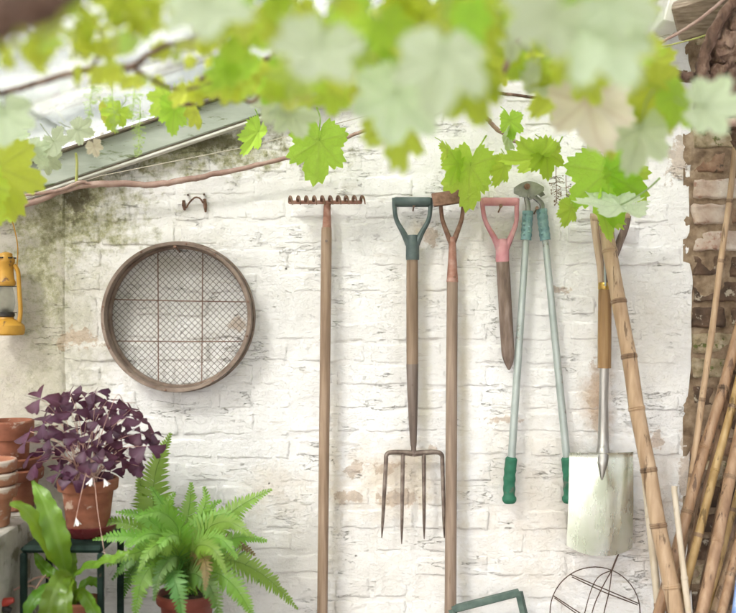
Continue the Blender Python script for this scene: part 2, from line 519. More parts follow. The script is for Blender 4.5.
M['black'] = simple('blackened_metal', [(0.3, (0.012, 0.010, 0.009)), (0.7, (0.035, 0.03, 0.025))], 40, rough=(0.4, 0.6))
M['red_grip'] = simple('red_grip', [(0.3, (0.34, 0.03, 0.02)), (0.7, (0.48, 0.07, 0.05))], 30, rough=(0.35, 0.5))
M['bark'] = simple('vine_bark', [(0.3, (0.045, 0.026, 0.018)), (0.5, (0.18, 0.105, 0.075)), (0.7, (0.36, 0.25, 0.19))], 24, (1.6, 1.6, 0.5), (0.75, 0.95), bump=1.0, bdist=0.014, bscale=46, which='Position')
M['cane_bark'] = simple('young_cane_bark', [(0.25, (0.22, 0.125, 0.10)), (0.5, (0.36, 0.235, 0.195)), (0.75, (0.48, 0.36, 0.31))], 22, (1, 1, 1), (0.55, 0.8), bump=0.6, bdist=0.002, bscale=90, which='Position')
M['shoot'] = simple('green_shoot', [(0.3, (0.36, 0.40, 0.10)), (0.7, (0.52, 0.50, 0.20))], 20, rough=(0.5, 0.7))
M['dry_stalk'] = simple('dry_stalk', [(0.3, (0.15, 0.09, 0.06)), (0.7, (0.34, 0.22, 0.15))], 60)
M['blossom'] = simple('vine_blossom', [(0.3, (0.34, 0.50, 0.10)), (0.7, (0.55, 0.68, 0.25))], 60)
M['petiole_pink'] = simple('pink_petiole', [(0.3, (0.42, 0.22, 0.20)), (0.7, (0.60, 0.42, 0.32))], 20)
M['white_petal'] = simple('white_petal', [(0.3, (0.74, 0.70, 0.70)), (0.7, (0.85, 0.82, 0.80))], 20, rough=(0.5, 0.7))
M['blue'] = simple('blue_painted_pole', [(0.3, (0.10, 0.19, 0.46)), (0.6, (0.24, 0.36, 0.66)), (0.75, (0.62, 0.66, 0.74))], 8, (3, 3, 1), rough=(0.35, 0.55))
M['string'] = simple('pale_wire', [(0.3, (0.42, 0.37, 0.30)), (0.7, (0.60, 0.55, 0.46))], 30)


def spade_steel():
    g = NT('polished_spade_steel')
    v = g.coord('Object', (9, 1, 2.5))
    r = g.ramp(g.noise(v, 3, 5), [(0.3, 0.18), (0.7, 0.36)])
    sm = g.noise(g.coord('Object', (1.6, 1, 0.8)), 9, 3, 0.5)
    c = g.ramp(sm, [(0.36, (0.66, 0.71, 0.57)), (0.5, (0.79, 0.82, 0.72)), (0.65, (0.86, 0.88, 0.82))])  # green tint put into the steel in place of a reflected garden
    return g.set(c, r, 0.92, g.bump(g.noise(g.coord('Object'), 9, 3), 0.25, 0.01))


M['spade_steel'] = spade_steel()
M['tube_steel'] = simple('worn_steel_tube', [(0.3, (0.30, 0.28, 0.26)), (0.7, (0.52, 0.50, 0.47))], 5, (20, 20, 2), (0.28, 0.42), 0.85, 0.2)


def glass_mat(name, tint=(0.95, 0.97, 0.95), gloss=0.10, dirt=0.12):
    g = NT(name)
    tr = g.n('ShaderNodeBsdfTransparent')
    tr.inputs[0].default_value = (*tint, 1)
    gl = g.n('ShaderNodeBsdfGlossy')
    gl.inputs['Roughness'].default_value = 0.03
    df = g.n('ShaderNodeBsdfTranslucent')
    df.inputs[0].default_value = (0.75, 0.76, 0.72, 1)
    fr = g.n('ShaderNodeFresnel')
    fr.inputs[0].default_value = 1.45
    m1 = g.n('ShaderNodeMixShader')
    g.l(g.math('MULTIPLY', fr.outputs[0], gloss * 8), m1.inputs[0])
    g.l(tr.outputs[0], m1.inputs[1])
    g.l(gl.outputs[0], m1.inputs[2])
    m2 = g.n('ShaderNodeMixShader')
    d = g.ramp(g.noise(g.coord('Position'), 5, 8), [(0.4, dirt * 0.3), (0.7, dirt * 1.6)])
    g.l(d, m2.inputs[0])
    g.l(m1.outputs[0], m2.inputs[1])
    g.l(df.outputs[0], m2.inputs[2])
    g.l(m2.outputs[0], g.out.inputs['Surface'])
    return g.m


M['roof_glass'] = glass_mat('dusty_roof_glass', (0.93, 0.95, 0.93), 0.10, 0.25)
M['globe_glass'] = glass_mat('lantern_globe_glass', (0.80, 0.80, 0.76), 0.12, 0.5)


def leaf_mat(name, top, under, trans, vein=(0.5, 0.6, 0.2), tfac=0.5, rough=0.4, vamt=0.5, scale=20, spec=0.4, cells=0):
    g = NT(name)
    rnd = g.n('ShaderNodeObjectInfo').outputs['Random']
    geo = g.n('ShaderNodeNewGeometry')
    n1 = g.noise(g.coord('Object'), scale, 5)
    a = g.mix(n1, tuple(x * 0.75 for x in top), tuple(min(1, x * 1.25) for x in top))
    b = g.mix(n1, tuple(x * 0.88 for x in under), tuple(min(1, x * 1.1) for x in under))
    c = g.mix(geo.outputs['Backfacing'], a, b)
    at = g.n('ShaderNodeAttribute')
    at.attribute_name = 'vein'
    c = g.mix(g.math('MULTIPLY', at.outputs['Fac'], vamt), c, vein)
    net = None
    if cells:
        vo = g.n('ShaderNodeTexVoronoi', feature='DISTANCE_TO_EDGE')
        vo.inputs['Scale'].default_value = cells
        g.l(g.coord('Object'), vo.inputs['Vector'])
        net = g.ramp(vo.outputs['Distance'], [(0.0, 1.0), (0.09, 0.0)])
        c = g.mix(g.math('MULTIPLY', net, 0.28), c, vein)
        bl_ = g.ramp(g.noise(g.coord('Object', (1, 1, 1), (4, 2, 9)), 5.5, 6, 0.7), [(0.70, 0.0), (0.73, 0.6)])
        c = g.mix(bl_, c, (0.26, 0.17, 0.06))
    hsv = g.n('ShaderNodeHueSaturation')
    g.l(c, hsv.inputs['Color'])
    g.l(g.math('ADD', g.math('MULTIPLY', rnd, 0.035), 0.488), hsv.inputs['Hue'])
    g.l(g.math('ADD', g.math('MULTIPLY', rnd, 0.40), 0.88), hsv.inputs['Value'])
    c = hsv.outputs[0]
    g.set(c, rough, 0, g.bump(g.math('ADD', n1, g.math('MULTIPLY', at.outputs['Fac'] if net is None else g.math('ADD', at.outputs['Fac'], g.math('MULTIPLY', net, 0.4)), 0.8)), 0.4 if net is None else 0.6, 0.003 if net is None else 0.03), spec)
    tl = g.n('ShaderNodeBsdfTranslucent')
    tc = g.mix(g.math('MULTIPLY', at.outputs['Fac'], 0.6), trans, tuple(x * 0.6 for x in trans))
    if net is not None:
        tc = g.mix(g.math('MULTIPLY', net, 0.22), tc, tuple(x * 0.65 for x in trans))
        tc = g.mix(bl_, tc, (0.30, 0.20, 0.06))
    ht = g.n('ShaderNodeHueSaturation')
    g.l(tc, ht.inputs['Color'])
    g.l(g.math('ADD', g.math('MULTIPLY', rnd, 0.035), 0.492), ht.inputs['Hue'])
    g.l(g.math('ADD', g.math('MULTIPLY', rnd, 0.22), 0.95), ht.inputs['Value'])
    g.l(ht.outputs[0], tl.inputs[0])
    mx = g.n('ShaderNodeMixShader')
    mx.inputs[0].default_value = tfac
    g.l(g.b.outputs[0], mx.inputs[1])
    g.l(tl.outputs[0], mx.inputs[2])
    g.l(mx.outputs[0], g.out.inputs['Surface'])
    return g.m


M['leaf'] = leaf_mat('vine_leaf', (0.22, 0.36, 0.04), (0.54, 0.66, 0.38), (0.76, 0.95, 0.12), (0.42, 0.52, 0.12), 0.60, cells=7)
M['leaf_yellow'] = leaf_mat('young_vine_leaf', (0.32, 0.43, 0.04), (0.58, 0.68, 0.36), (0.88, 0.97, 0.14), (0.5, 0.56, 0.15), 0.60, cells=7)
M['leaf_pale'] = leaf_mat('pale_glare_vine_leaf', (0.30, 0.36, 0.10), (0.70, 0.78, 0.60), (0.84, 0.94, 0.56), (0.58, 0.70, 0.42), 0.45, 0.5, 0.5, cells=7)  # pale underside, whitened further to stand in for sky glare on the leaves
M['leaf_tan'] = leaf_mat('withering_vine_leaf', (0.56, 0.47, 0.36), (0.68, 0.62, 0.52), (0.80, 0.70, 0.52), (0.5, 0.3, 0.2), 0.4)
M['oxalis'] = leaf_mat('purple_shamrock_leaf', (0.042, 0.010, 0.024), (0.12, 0.034, 0.075), (0.20, 0.025, 0.09), (0.16, 0.07, 0.13), 0.22, 0.45, 0.5)
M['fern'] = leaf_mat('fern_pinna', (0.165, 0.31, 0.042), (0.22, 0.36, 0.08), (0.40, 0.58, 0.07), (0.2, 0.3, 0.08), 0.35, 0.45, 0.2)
M['fern_brown'] = leaf_mat('browned_fern_pinna', (0.22, 0.17, 0.06), (0.26, 0.20, 0.08), (0.36, 0.28, 0.08), (0.2, 0.13, 0.05), 0.3, 0.55, 0.3)
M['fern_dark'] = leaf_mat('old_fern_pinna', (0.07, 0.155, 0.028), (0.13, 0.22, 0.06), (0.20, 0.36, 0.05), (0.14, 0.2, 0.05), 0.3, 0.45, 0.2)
M['strap'] = leaf_mat('strap_fern_leaf', (0.13, 0.25, 0.022), (0.18, 0.30, 0.05), (0.36, 0.50, 0.035), (0.24, 0.38, 0.08), 0.3, 0.30, 0.6, 30, 0.6)


def bamboo_mat(name, a, b, c):
    return simple(name, [(0.25, a), (0.5, b), (0.75, c)], 2.2, (24, 24, 1.5), (0.35, 0.6), bump=0.25, bscale=9, bdist=0.0008, speck=(1.9, 0.57, tuple(x * 0.6 for x in a)))


M['bam1'] = bamboo_mat('tan_bamboo', (0.27, 0.1642, 0.09003), (0.405, 0.2701, 0.1642), (0.5192, 0.3813, 0.2542))
M['bam2'] = bamboo_mat('brown_bamboo', (0.1923, 0.1032, 0.05677), (0.3036, 0.1806, 0.1032), (0.425, 0.2839, 0.1806))
M['bam3'] = bamboo_mat('golden_bamboo', (0.2631, 0.1548, 0.05161), (0.3846, 0.2477, 0.1032), (0.506, 0.3613, 0.1858))
M['bam4'] = bamboo_mat('bleached_cane', (0.4048, 0.3168, 0.22), (0.528, 0.44, 0.3344), (0.616, 0.5368, 0.44))
M['bam_node'] = bamboo_mat('bamboo_node', (0.12, 0.07, 0.04), (0.24, 0.15, 0.09), (0.36, 0.25, 0.16))
M['bam5'] = bamboo_mat('dark_old_cane', (0.085, 0.048, 0.028), (0.17, 0.10, 0.06), (0.27, 0.17, 0.11))

# ------------------------------------------------------------------ ground and walls
g_ = MB()
g_.add([(-60, -80, 0), (60, -80, 0), (60, 60, 0), (-60, 60, 0)], [(0, 1, 2, 3)])
structure('ground', g_, M['ground'], smooth=False)


def roof_z(x):                      # underside of the roof timber where it meets the wall
    return ZC + 0.64 + 0.338 * x


XL, XR = P(65, 0).x, P(690, 0).x     # the painted wall runs between these


def n3(x, y, z, s):
    return mnoise.noise(Vector((x * s, y * s, z * s)))


def sheet(x0, x1, z0, step, yfun, topfun, jit=False):
    """uneven wall skin with the top cut along the roof slope, closed behind"""
    mb = MB()
    nx = max(2, int((x1 - x0) / step))
    nz = int(2.1 / step)
    vs = []
    for i in range(nx + 1):
        x = lerp(x0, x1, i / nx)
        zt = topfun(x)
        for j in range(nz + 1):
            z = lerp(z0, zt, j / nz)
            xe = x + (0.014 * n3(1.7, x, z, 7) + 0.004 * n3(x, 2.2, z, 22) if (i == nx and jit) else 0)
            vs.append((xe, yfun(x, z), z))
    fs = []
    for i in range(nx):
        for j in range(nz):
            a = i * (nz + 1) + j
            fs.append((a, a + nz + 1, a + nz + 2, a + 1))
    o = len(vs)
    b = [(x0, 0.24, z0), (x1, 0.24, z0), (x1, 0.24, topfun(x1)), (x0, 0.24, topfun(x0))]
    vs += b
    c00, c01, c10, c11 = 0, nz, nx * (nz + 1), nx * (nz + 1) + nz
    fs += [(o, o + 3, o + 2, o + 1),
           tuple([o + 3, o + 2] + [i * (nz + 1) + nz for i in range(nx, -1, -1)]),
           tuple([o, o + 3] + [j for j in range(nz, -1, -1)])[::-1],
           tuple([o + 1, o + 2] + [nx * (nz + 1) + j for j in range(nz, -1, -1)]),
           tuple([o, o + 1] + [i * (nz + 1) for i in range(nx, -1, -1)])[::-1]]
    mb.add(vs, fs)
    return mb


COURSE = 0.0685


def mortar_y(x, z):
    return 0.0030 * n3(x, 0, z, 5) + 0.0024 * n3(x, 3, z, 14) + 0.0016 * n3(x, 7, z, 40)


wall = thing('painted_wall', (0, 0, 0), 'old white limewashed brick wall that the garden tools hang on', 'wall')
part('mortar', sheet(XL, XR, 0.0, 0.0095, mortar_y, lambda x: roof_z(x) + 0.05, True), M['paint'], wall)


def brick_mesh(name, w, h, seed, mat, prot=0.0045, rough=0.0022, nx=28, nz=11, round_=0.0065, low=0.0026):
    rr = random.Random(seed)
    lo_, hi_ = rr.uniform(0.5, 1.0), rr.uniform(1.0, 2.6)
    mb = MB()
    vs = []
    tx, tz = rr.uniform(-0.012, 0.012), rr.uniform(-0.03, 0.03)
    for i in range(nx + 1):
        for j in range(nz + 1):
            u, v = i / nx, j / nz
            x, z = (u - 0.5) * w, (v - 0.5) * h
            x += 0.006 * n3(seed * 3.1, z, x, 22) + 0.004 * n3(seed * 1.1, z, x, 60)
            z += 0.0055 * n3(x, seed * 2.3, z, 16) + 0.004 * n3(x, seed * 0.3, z, 55)
            e = min(min(u, 1 - u) * w / (round_ * 0.6), v * h / (round_ * lo_), (1 - v) * h / (round_ * hi_))
            k = min(1, e)
            k = math.sqrt(max(0, 1 - (1 - k) ** 2))
            y = -(prot + rough * (n3(x, seed * 1.9, z, 14) + 0.7 * n3(x, seed * 4.7, z, 45)) + low * n3(x, seed * 0.77, z, 9) + tx * x + tz * z) * k + 0.006 * (1 - k)
            if i in (0, nx) or j in (0, nz):
                y = 0.012
            vs.append((x, y, z))
    fs = [(i * (nz + 1) + j, (i + 1) * (nz + 1) + j, (i + 1) * (nz + 1) + j + 1, i * (nz + 1) + j + 1) for i in range(nx) for j in range(nz)]
    mb.add(vs, fs)
    return mb.mesh(name, mat, auto=None)


stretchers = [brick_mesh('brick', 0.221, 0.0635, 10 + k, M['paint'], random.uniform(0.0003, 0.0028), random.uniform(0.0014, 0.0028)) for k in range(22)]
headers = [brick_mesh('brick', 0.108, 0.0635, 40 + k, M['paint'], random.uniform(0.0003, 0.0028), random.uniform(0.0014, 0.0028), nx=13) for k in range(10)]
rb = random.Random(3)
row = 0
z = 0.545
while z < 2.45:
    hd = (row % 4 == 2)
    w = 0.112 if hd else 0.225
    x = XL - w * (0.5 if row % 2 else 0.1) + rb.uniform(-0.015, 0.015)
    while x < XR:
        cx = x + w / 2
        if cx - w / 2 > XL - 0.02 and cx + w / 2 < XR + 0.02 and z < roof_z(cx - w / 2) + 0.02:
            me = rb.choice(headers if hd else stretchers)
            a = R(rb.uniform(-0.9, 0.9))
            zz = z + 0.005 * math.sin(cx * 2.7 + row * 0.8) + rb.uniform(-0.0025, 0.0025)
            inst('brick', me, wall, Matrix.Translation((cx, rb.uniform(-0.0012, 0.0022), zz)) @ Matrix.Rotation(a, 4, 'Y'))
        elif cx - w / 2 <= XL - 0.02 and cx + w / 2 > XL + 0.05:      # closer at the left end
            inst('brick', rb.choice(headers), wall, Matrix.Translation((XL + 0.058, 0.001, z)) @ Matrix.Scale(min(1.0, (cx + w / 2 - XL - 0.012) / 0.102), 4, (1, 0, 0)))
        x += w + rb.uniform(-0.004, 0.004)
    z += COURSE
    row += 1

pier_l = thing('rendered_pier', (-1.3, 0, 0), 'grey mossy rendered wall end behind the yellow lantern', 'wall')
part('render_coat', sheet(-1.75, XL + 0.006, 0.0, 0.012, lambda x, z: -0.006 + 0.003 * n3(x, 1, z, 5) + 0.0022 * n3(x, 4, z, 16) + 0.011 * max(0, 1 - (XL + 0.006 - x) / 0.02) ** 2, lambda x: roof_z(x) + 0.05, True), M['plaster'], pier_l)

pier_r = thing('brick_pier', (1.3, 0, 0), 'bare dark red brick pier behind the bamboo canes', 'wall')
part('mortar', sheet(XR - 0.02, 1.9, 0.0, 0.010, lambda x, z: 0.003 + 0.009 * n3(x, 1, z, 8) + 0.008 * n3(x, 4, z, 26) + 0.003 * n3(x, 9, z, 60), lambda x: roof_z(x) + 0.05), M['mortar'], pier_r)
pmesh = {}
for key in ('brick_red', 'brick_pale', 'brick_dark', 'brick_moss'):
    pmesh[key] = ([brick_mesh('brick', 0.212, 0.062, 70 + k * 7 + len(key), M[key], 0.004, 0.007, low=0.009) for k in range(4)], [brick_mesh('brick', 0.102, 0.062, 90 + k * 5 + len(key), M[key], 0.004, 0.007, nx=13, low=0.009) for k in range(3)])
row = 0
z = 0.50
while z < 2.6:
    py = 306.5 - (z - ZC) * 345
    x = XR + 0.004
    first = 0.102 if row % 2 else 0.212
    k = 0
    while x < 1.75:
        w = first if k == 0 else 0.212
        if py < 175:
            key = rb.choice(['brick_moss', 'brick_moss', 'brick_red'])
        elif py < 262:
            key = rb.choice(['brick_pale', 'brick_pale', 'brick_pale', 'brick_red'])
        elif py < 330:
            key = rb.choice(['brick_dark', 'brick_red', 'brick_dark'])
        else:
            key = rb.choice(['brick_dark', 'brick_red', 'brick_dark', 'brick_moss'])
        if z < roof_z(x) + 0.03:
            inst('brick', rb.choice(pmesh[key][1 if w < 0.15 else 0]), pier_r, Matrix.Translation((x + w / 2, rb.uniform(-0.004, 0.005), z + rb.uniform(-0.002, 0.002))) @ Matrix.Rotation(R(rb.uniform(-1, 1)) + (PI if rb.random() < 0.5 else 0), 4, 'Y'))
        x += w + 0.011
        k += 1
    z += 0.0745
    row += 1

# low ledge that carries the stacked pots
ZL = ZC - 0.563
ledge = MB()
XF = -0.9
ny, nz_ = 40, 40
vs, fs = [], []
prof = [(XF, 0.0)] + [(XF, t) for t in np.linspace(0.05, ZL - 0.012, 34)] + [(XF - 0.004, ZL - 0.003), (XF - 0.014, ZL)] + [(XF - t, ZL) for t in np.linspace(0.04, 0.8, 22)]
nyy = 60
for i in range(nyy + 1):
    y = lerp(-1.3, -0.016, i / nyy)
    for (x, zq) in prof:
        cz = (zq / 0.0745) % 1
        joint = -0.006 * max(0, 1 - abs(cz - 0.5) / 0.07) if x == XF else 0
        d = 0.006 * n3(x, y, zq, 9) + 0.003 * n3(x, y, zq, 30)
        vs.append((x + joint + d, y, zq + (0.5 * d if zq > ZL - 0.02 else 0)))
m_ = len(prof)
for i in range(nyy):
    for j in range(m_ - 1):
        a = i * m_ + j
        fs.append((a, a + m_, a + m_ + 1, a + 1))
ledge.add(vs, fs)
solo('low_ledge_wall', ledge, M['ledge'], 'low whitewashed brick ledge under the stacked terracotta pots', 'ledge')

# ------------------------------------------------------------------ glazed roof
roof = thing('glazed_roof', (0, -0.02, roof_z(0)), 'sloping glazed roof with grey green painted timber bars above the wall', 'roof')
ang = math.atan(0.338)
ROT = Matrix.Rotation(-ang, 3, 'Y')


def slope_bar(name, xa, xb, y, dz, h, t, mat, b=0.002):
    cx = (xa + xb) / 2
    L = (xb - xa) / math.cos(ang)
    mb = MB()
    # build along x, rotate up the slope
    rot = Matrix.Rotation(-ang, 3, 'Y') @ Matrix.Rotation(PI / 2, 3, 'Y')
    mb.bbox((cx, y, roof_z(cx) + dz), (h, t, L), b, rot)
    return part(name, mb, mat, roof)


slope_bar('wall_rafter', -1.7, 1.8, -0.036, 0.050, 0.078, 0.046, M['timber_paint'], 0.003)
slope_bar('rafter_bead', -1.7, 1.8, -0.040, 0.000, 0.008, 0.030, M['white_paint'], 0.002)
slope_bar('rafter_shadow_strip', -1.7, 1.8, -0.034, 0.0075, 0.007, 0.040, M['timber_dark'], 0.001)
slope_bar('glazing_stop', -1.7, 1.8, -0.050, 0.0935, 0.007, 0.06, M['timber_dark'], 0.001)
bars = [-0.045, -1.50, -2.23, -2.96, -3.69]
slope_bar('upper_rail', -1.7, 1.8, -0.030, 0.228, 0.012, 0.04, M['timber_dark'], 0.001)
slope_bar('upper_rail', -1.7, 1.8, -0.030, 0.248, 0.020, 0.03, M['white_paint'], 0.001)
slope_bar('upper_rail', -1.7, 1.8, -0.030, 0.266, 0.006, 0.04, M['timber_dark'], 0.001)
for x in (-1.66, 1.76):
    mb = MB()
    mb.bbox((x, -0.03, roof_z(x) + 0.165), (0.03, 0.03, 0.12), 0.002)
    part('strut', mb, M['white_paint'], roof)
for y in bars[1:]:
    slope_bar('glazing_bar', -1.7, 1.8, y, 0.078, 0.034, 0.026, M['white_paint'], 0.003)
    slope_bar('bar_putty', -1.7, 1.8, y, 0.1005, 0.008, 0.040, M['timber_dark'], 0.001)
for a, b in zip(bars[:-1], bars[1:]):
    xs = [-1.7, -0.82, 0.06, 0.94, 1.8]
    for k in range(4):
        lap = 0.008 * k
        mb = MB()
        cx = (xs[k] + xs[k + 1]) / 2
        L = (xs[k + 1] - xs[k]) / math.cos(ang) + 0.02
        mb.box((cx, (a + b) / 2, roof_z(cx) + 0.108 + 0.0022 * (k % 2) * 2), (L, abs(b - a) - 0.012, 0.003), Matrix.Rotation(-ang, 3, 'Y'))
        part('pane', mb, M['roof_glass'], roof, smooth=False)

# old timber at the top right corner
tb = thing('timber_bracket', P(705, 20, -0.17), 'weathered grey brown timber block under the roof at top right', 'beam')
mb = MB()
rt = Matrix.Rotation(R(-24), 3, 'Y') @ Matrix.Rotation(R(26), 3, 'X') @ Matrix.Rotation(R(-28), 3, 'Z')
mb.bbox(P(704, 8, -0.17), (0.15, 0.16, 0.10), 0.006, rt)
part('block', mb, M['old_board'], tb, auto=25)
mb = MB()
mb.bbox(P(672, 4, -0.12), (0.055, 0.14, 0.15), 0.004, Matrix.Rotation(R(14), 3, 'Y'))
part('cleat', mb, M['white_paint'], tb, auto=25)

# ------------------------------------------------------------------ sieve
SX, SZ = P(176.0, 317, -0.078).x, P(176, 317, -0.078).z
sieve = thing('garden_sieve', (SX, -0.05, SZ - 0.21), 'round wooden garden sieve with wire mesh hanging on the wall', 'sieve')
mb = MB()
mb.lathe([(0.2115, -0.0795), (0.2125, -0.078), (0.2118, -0.045), (0.2112, -0.008), (0.203, -0.0075), (0.2025, -0.045), (0.2025, -0.078), (0.2035, -0.0795)], (SX, 0, SZ), 96, 'Y', close=True)
part('rim', mb, M['sieve_wood'], sieve)
mb = MB()
mb.lathe([(0.2022, -0.034), (0.2022, -0.014), (0.1955, -0.014), (0.1950, -0.020), (0.1958, -0.032), (0.197, -0.0345)], (SX, 0, SZ), 96, 'Y', close=True)
part('inner_hoop', mb, M['sieve_wood'], sieve)
mb = MB()
mb.lathe([(0.2128, -0.030), (0.2170, -0.030), (0.2168, -0.006), (0.2126, -0.006)], (SX, 0, SZ), 96, 'Y', close=True)
part('outer_band', mb, M['sieve_wood'], sieve)
mb = MB()
RM = 0.197
pitch = 0.0128
for s in (1, -1):
    k = -16
    while k <= 16:
        d = k * pitch + 0.002 * s
        if abs(d) < RM - 0.004:
            hl = math.sqrt(RM * RM - d * d)
            dirv = Vector((math.cos(R(45 * s + 1)), 0, math.sin(R(45 * s + 1))))
            nv = Vector((-dirv.z, 0, dirv.x))
            c = Vector((SX, -0.0185 + 0.0007 * s, SZ)) + nv * d
            mb.tube([c - dirv * hl, c + nv * random.uniform(-0.001, 0.001), c + dirv * hl], 0.00065, 4, False)
        k += 1
part('wire_mesh', mb, M['wire'], sieve)
for (a, b, horiz) in ((-0.063, -0.062, False), (0.066, 0.063, False), (0.050, 0.043, True), (-0.070, -0.071, True)):
    mb = MB()
    hl = math.sqrt(RM * RM - a * a) - 0.001
    if horiz:
        mb.tube([(SX - hl, -0.0215, SZ + a), (SX, -0.0225, SZ + (a + b) / 2 - 0.001), (SX + hl, -0.0215, SZ + b)], 0.0015, 6)
    else:
        mb.tube([(SX + a, -0.0205, SZ + hl), (SX + (a + b) / 2, -0.0195, SZ), (SX + b, -0.0205, SZ - hl)], 0.0015, 6)
    part('support_wire', mb, M['rust'], sieve)
for t in (12, 58, 82, 118, 172, 205, 262, 300, 345):
    mb = MB()
    q = Vector((SX + 0.2078 * math.cos(R(t)), 0, SZ + 0.2078 * math.sin(R(t))))
    mb.lathe([(0.0005, -0.0825), (0.0028, -0.0815), (0.003, -0.0785)], q, 8, 'Y')
    part('rivet', mb, M['rust'], sieve)


def nail(px, py, y1, label, ln=0.055, r=0.0023):
    q = P(px, py, 0)
    t = thing('nail', (q.x, 0, q.z), label, 'nail', 'nails and hooks holding the tools')
    dz = 0.012
    mb = MB()
    mb.tube([(q.x, 0.02, q.z - 0.004), (q.x, -ln, q.z + dz)], r, 8)
    part('shank', mb, M['rust'], t)
    mb = MB()
    mb.tube([(q.x, -ln + 0.001, q.z + dz - 0.0002), (q.x, -ln - 0.003, q.z + dz + 0.0006)], r * 2.2, 10)
    part('head', mb, M['rust'], t)
    return t


nail(180, 252, 0, 'rusty nail inside the top of the round sieve rim', 0.075)
nail(413, 211, 0, 'rusty nail inside the green plastic fork handle', 0.05)
nail(498.5, 212, 0, 'rusty nail inside the pink dibber handle', 0.05)
nail(604, 222, 0, 'rusty nail inside the wooden spade handle', 0.05)
nail(330, 209, 0, 'rusty nail beneath the iron rake head', 0.03)
nail(534, 214, 0, 'rusty nail between the lopper arms', 0.05)

# iron staple on the wall above the sieve
st = thing('iron_staple', P(193, 203, 0), 'small rusty iron staple fixed to the wall above the sieve', 'staple')
mb = MB()
mb.tube(spline([P(186, 208, -0.012), P(190, 202, -0.018), P(195, 197.5, -0.022), P(200, 198.5, -0.020), P(203, 203, -0.014)], 5), 0.0024, 7, jit=0.25)
part('hoop', mb, M['rust'], st)
for (px, py, pz) in ((183.5, 200.5, 210), (204.5, 199, 212)):
    mb = MB()
    mb.tube([P(px, py, -0.010), P(px + 0.5, (py + pz) / 2, -0.013), P(px + 1.0, pz, -0.004)], [0.0042, 0.0052, 0.003], 8, jit=0.3)
    part('pin', mb, M['rust'], st)
for (px, py) in ((188, 195), (204, 194.5)):
    mb = MB()
    mb.tube([P(px, py, 0.01), P(px, py, -0.012)], 0.0035, 8)
    part('bolt', mb, M['iron'], st)


# ------------------------------------------------------------------ tools
def shaft(pts, rad, n=14, k=6):
    sp = spline(pts, k)
    mb = MB()
    mb.tube(sp, interp(rad, len(sp)), n)
    return mb


# rake: stands on the ground, head up
rake = thing('garden_rake', (P(321, 600).x, -0.09, 0), 'iron headed garden rake standing upright with long pale wooden handle', 'rake')
pt = P(326.5, 233, -0.040)
pb = P(322.3, 613, -0.075)
low = pb + (pb - pt) * ((pb.z - 0.0) / (pt.z - pb.z))
part('handle', shaft([pt, lerp(pt, pb, 0.02), lerp(pt, pb, 0.4), pb, low], [0.0125, 0.0155, 0.0152, 0.0150, 0.0150]), M['ash'], rake)
mb = MB()
mb.tube([P(327.0, 204, -0.040), P(327, 218, -0.042), P(326.3, 243, -0.0415)], [0.009, 0.0115, 0.0148], 12, flat=0.8)
part('socket', mb, M['rust_pink'], rake)
mb = MB()
mb.tube([P(326.3, 241, -0.050), P(326.3, 241, -0.0605)], 0.0040, 8)
part('rivet', mb, M['iron'], rake)
mb = MB()
bl, br = P(288.5, 202.5, -0.040), P(362, 202.0, -0.040)
mb.bbox((bl + br) / 2, (0.0105, 0.010, (br - bl).length), 0.002, Matrix.Rotation(PI / 2, 3, 'Y'))
part('head_bar', mb, M['rust_pink'], rake)
for k in range(10):
    q = lerp(bl, br, (k + 0.15) / 9.3)
    mb = MB()
    mb.tube(spline([q + Vector((0, 0.002, 0)), q + Vector((0.001, -0.012, 0.010)), q + Vector((0.004, -0.032, 0.013)), q + Vector((0.0095, -0.050, 0.004)), q + Vector((0.0125, -0.060, -0.012))], 4), interp([0.0048, 0.0045, 0.004, 0.003, 0.0016], 17), 8)
    part('tine', mb, M['rust'], rake)


def d_handle(root, mat, cx, top, halfw, neck_y, neck_hw, sock_y, y, bar_h, sock_r, lean=0.0, inner=None):
    """D grip in photograph pixels: crossbar, two bowed arms, neck socket"""
    mb = MB()
    mb.tube([P(cx - halfw + 2, top + bar_h / 2, y), P(cx + halfw - 2, top + bar_h / 2, y)], W(bar_h / 2, y), 14)
    grip = part('crossbar', mb, mat, root)
    for s in (-1, 1):
        mb = MB()
        mid = (top + neck_y) / 2
        pts = spline([P(cx + s * (halfw - 1.6), top + 1.0, y), P(cx + s * (halfw - 1.9), top + 12, y), P(cx + s * (halfw * 0.80) + lean * 0.5, mid + 2, y), P(cx + s * (neck_hw + 2.5) + lean, neck_y - 7, y), P(cx + s * neck_hw * 0.55 + lean, neck_y + 4, y)], 6)
        mb.tube(pts, interp([W(2.6), W(2.3), W(2.3), W(2.9), W(4.0)], len(pts)), 10, flat=1.25)
        part('grip_arm', mb, mat, root)
    mb = MB()
    mb.tube([P(cx + lean, neck_y - 5, y), P(cx + lean, neck_y + 2, y), P(cx + lean, sock_y - 2, y), P(cx + lean, sock_y, y)], [sock_r * 0.75, sock_r * 1.0, sock_r * 1.02, sock_r * 0.98], 16)
    part('grip_socket', mb, mat, root)
    return grip


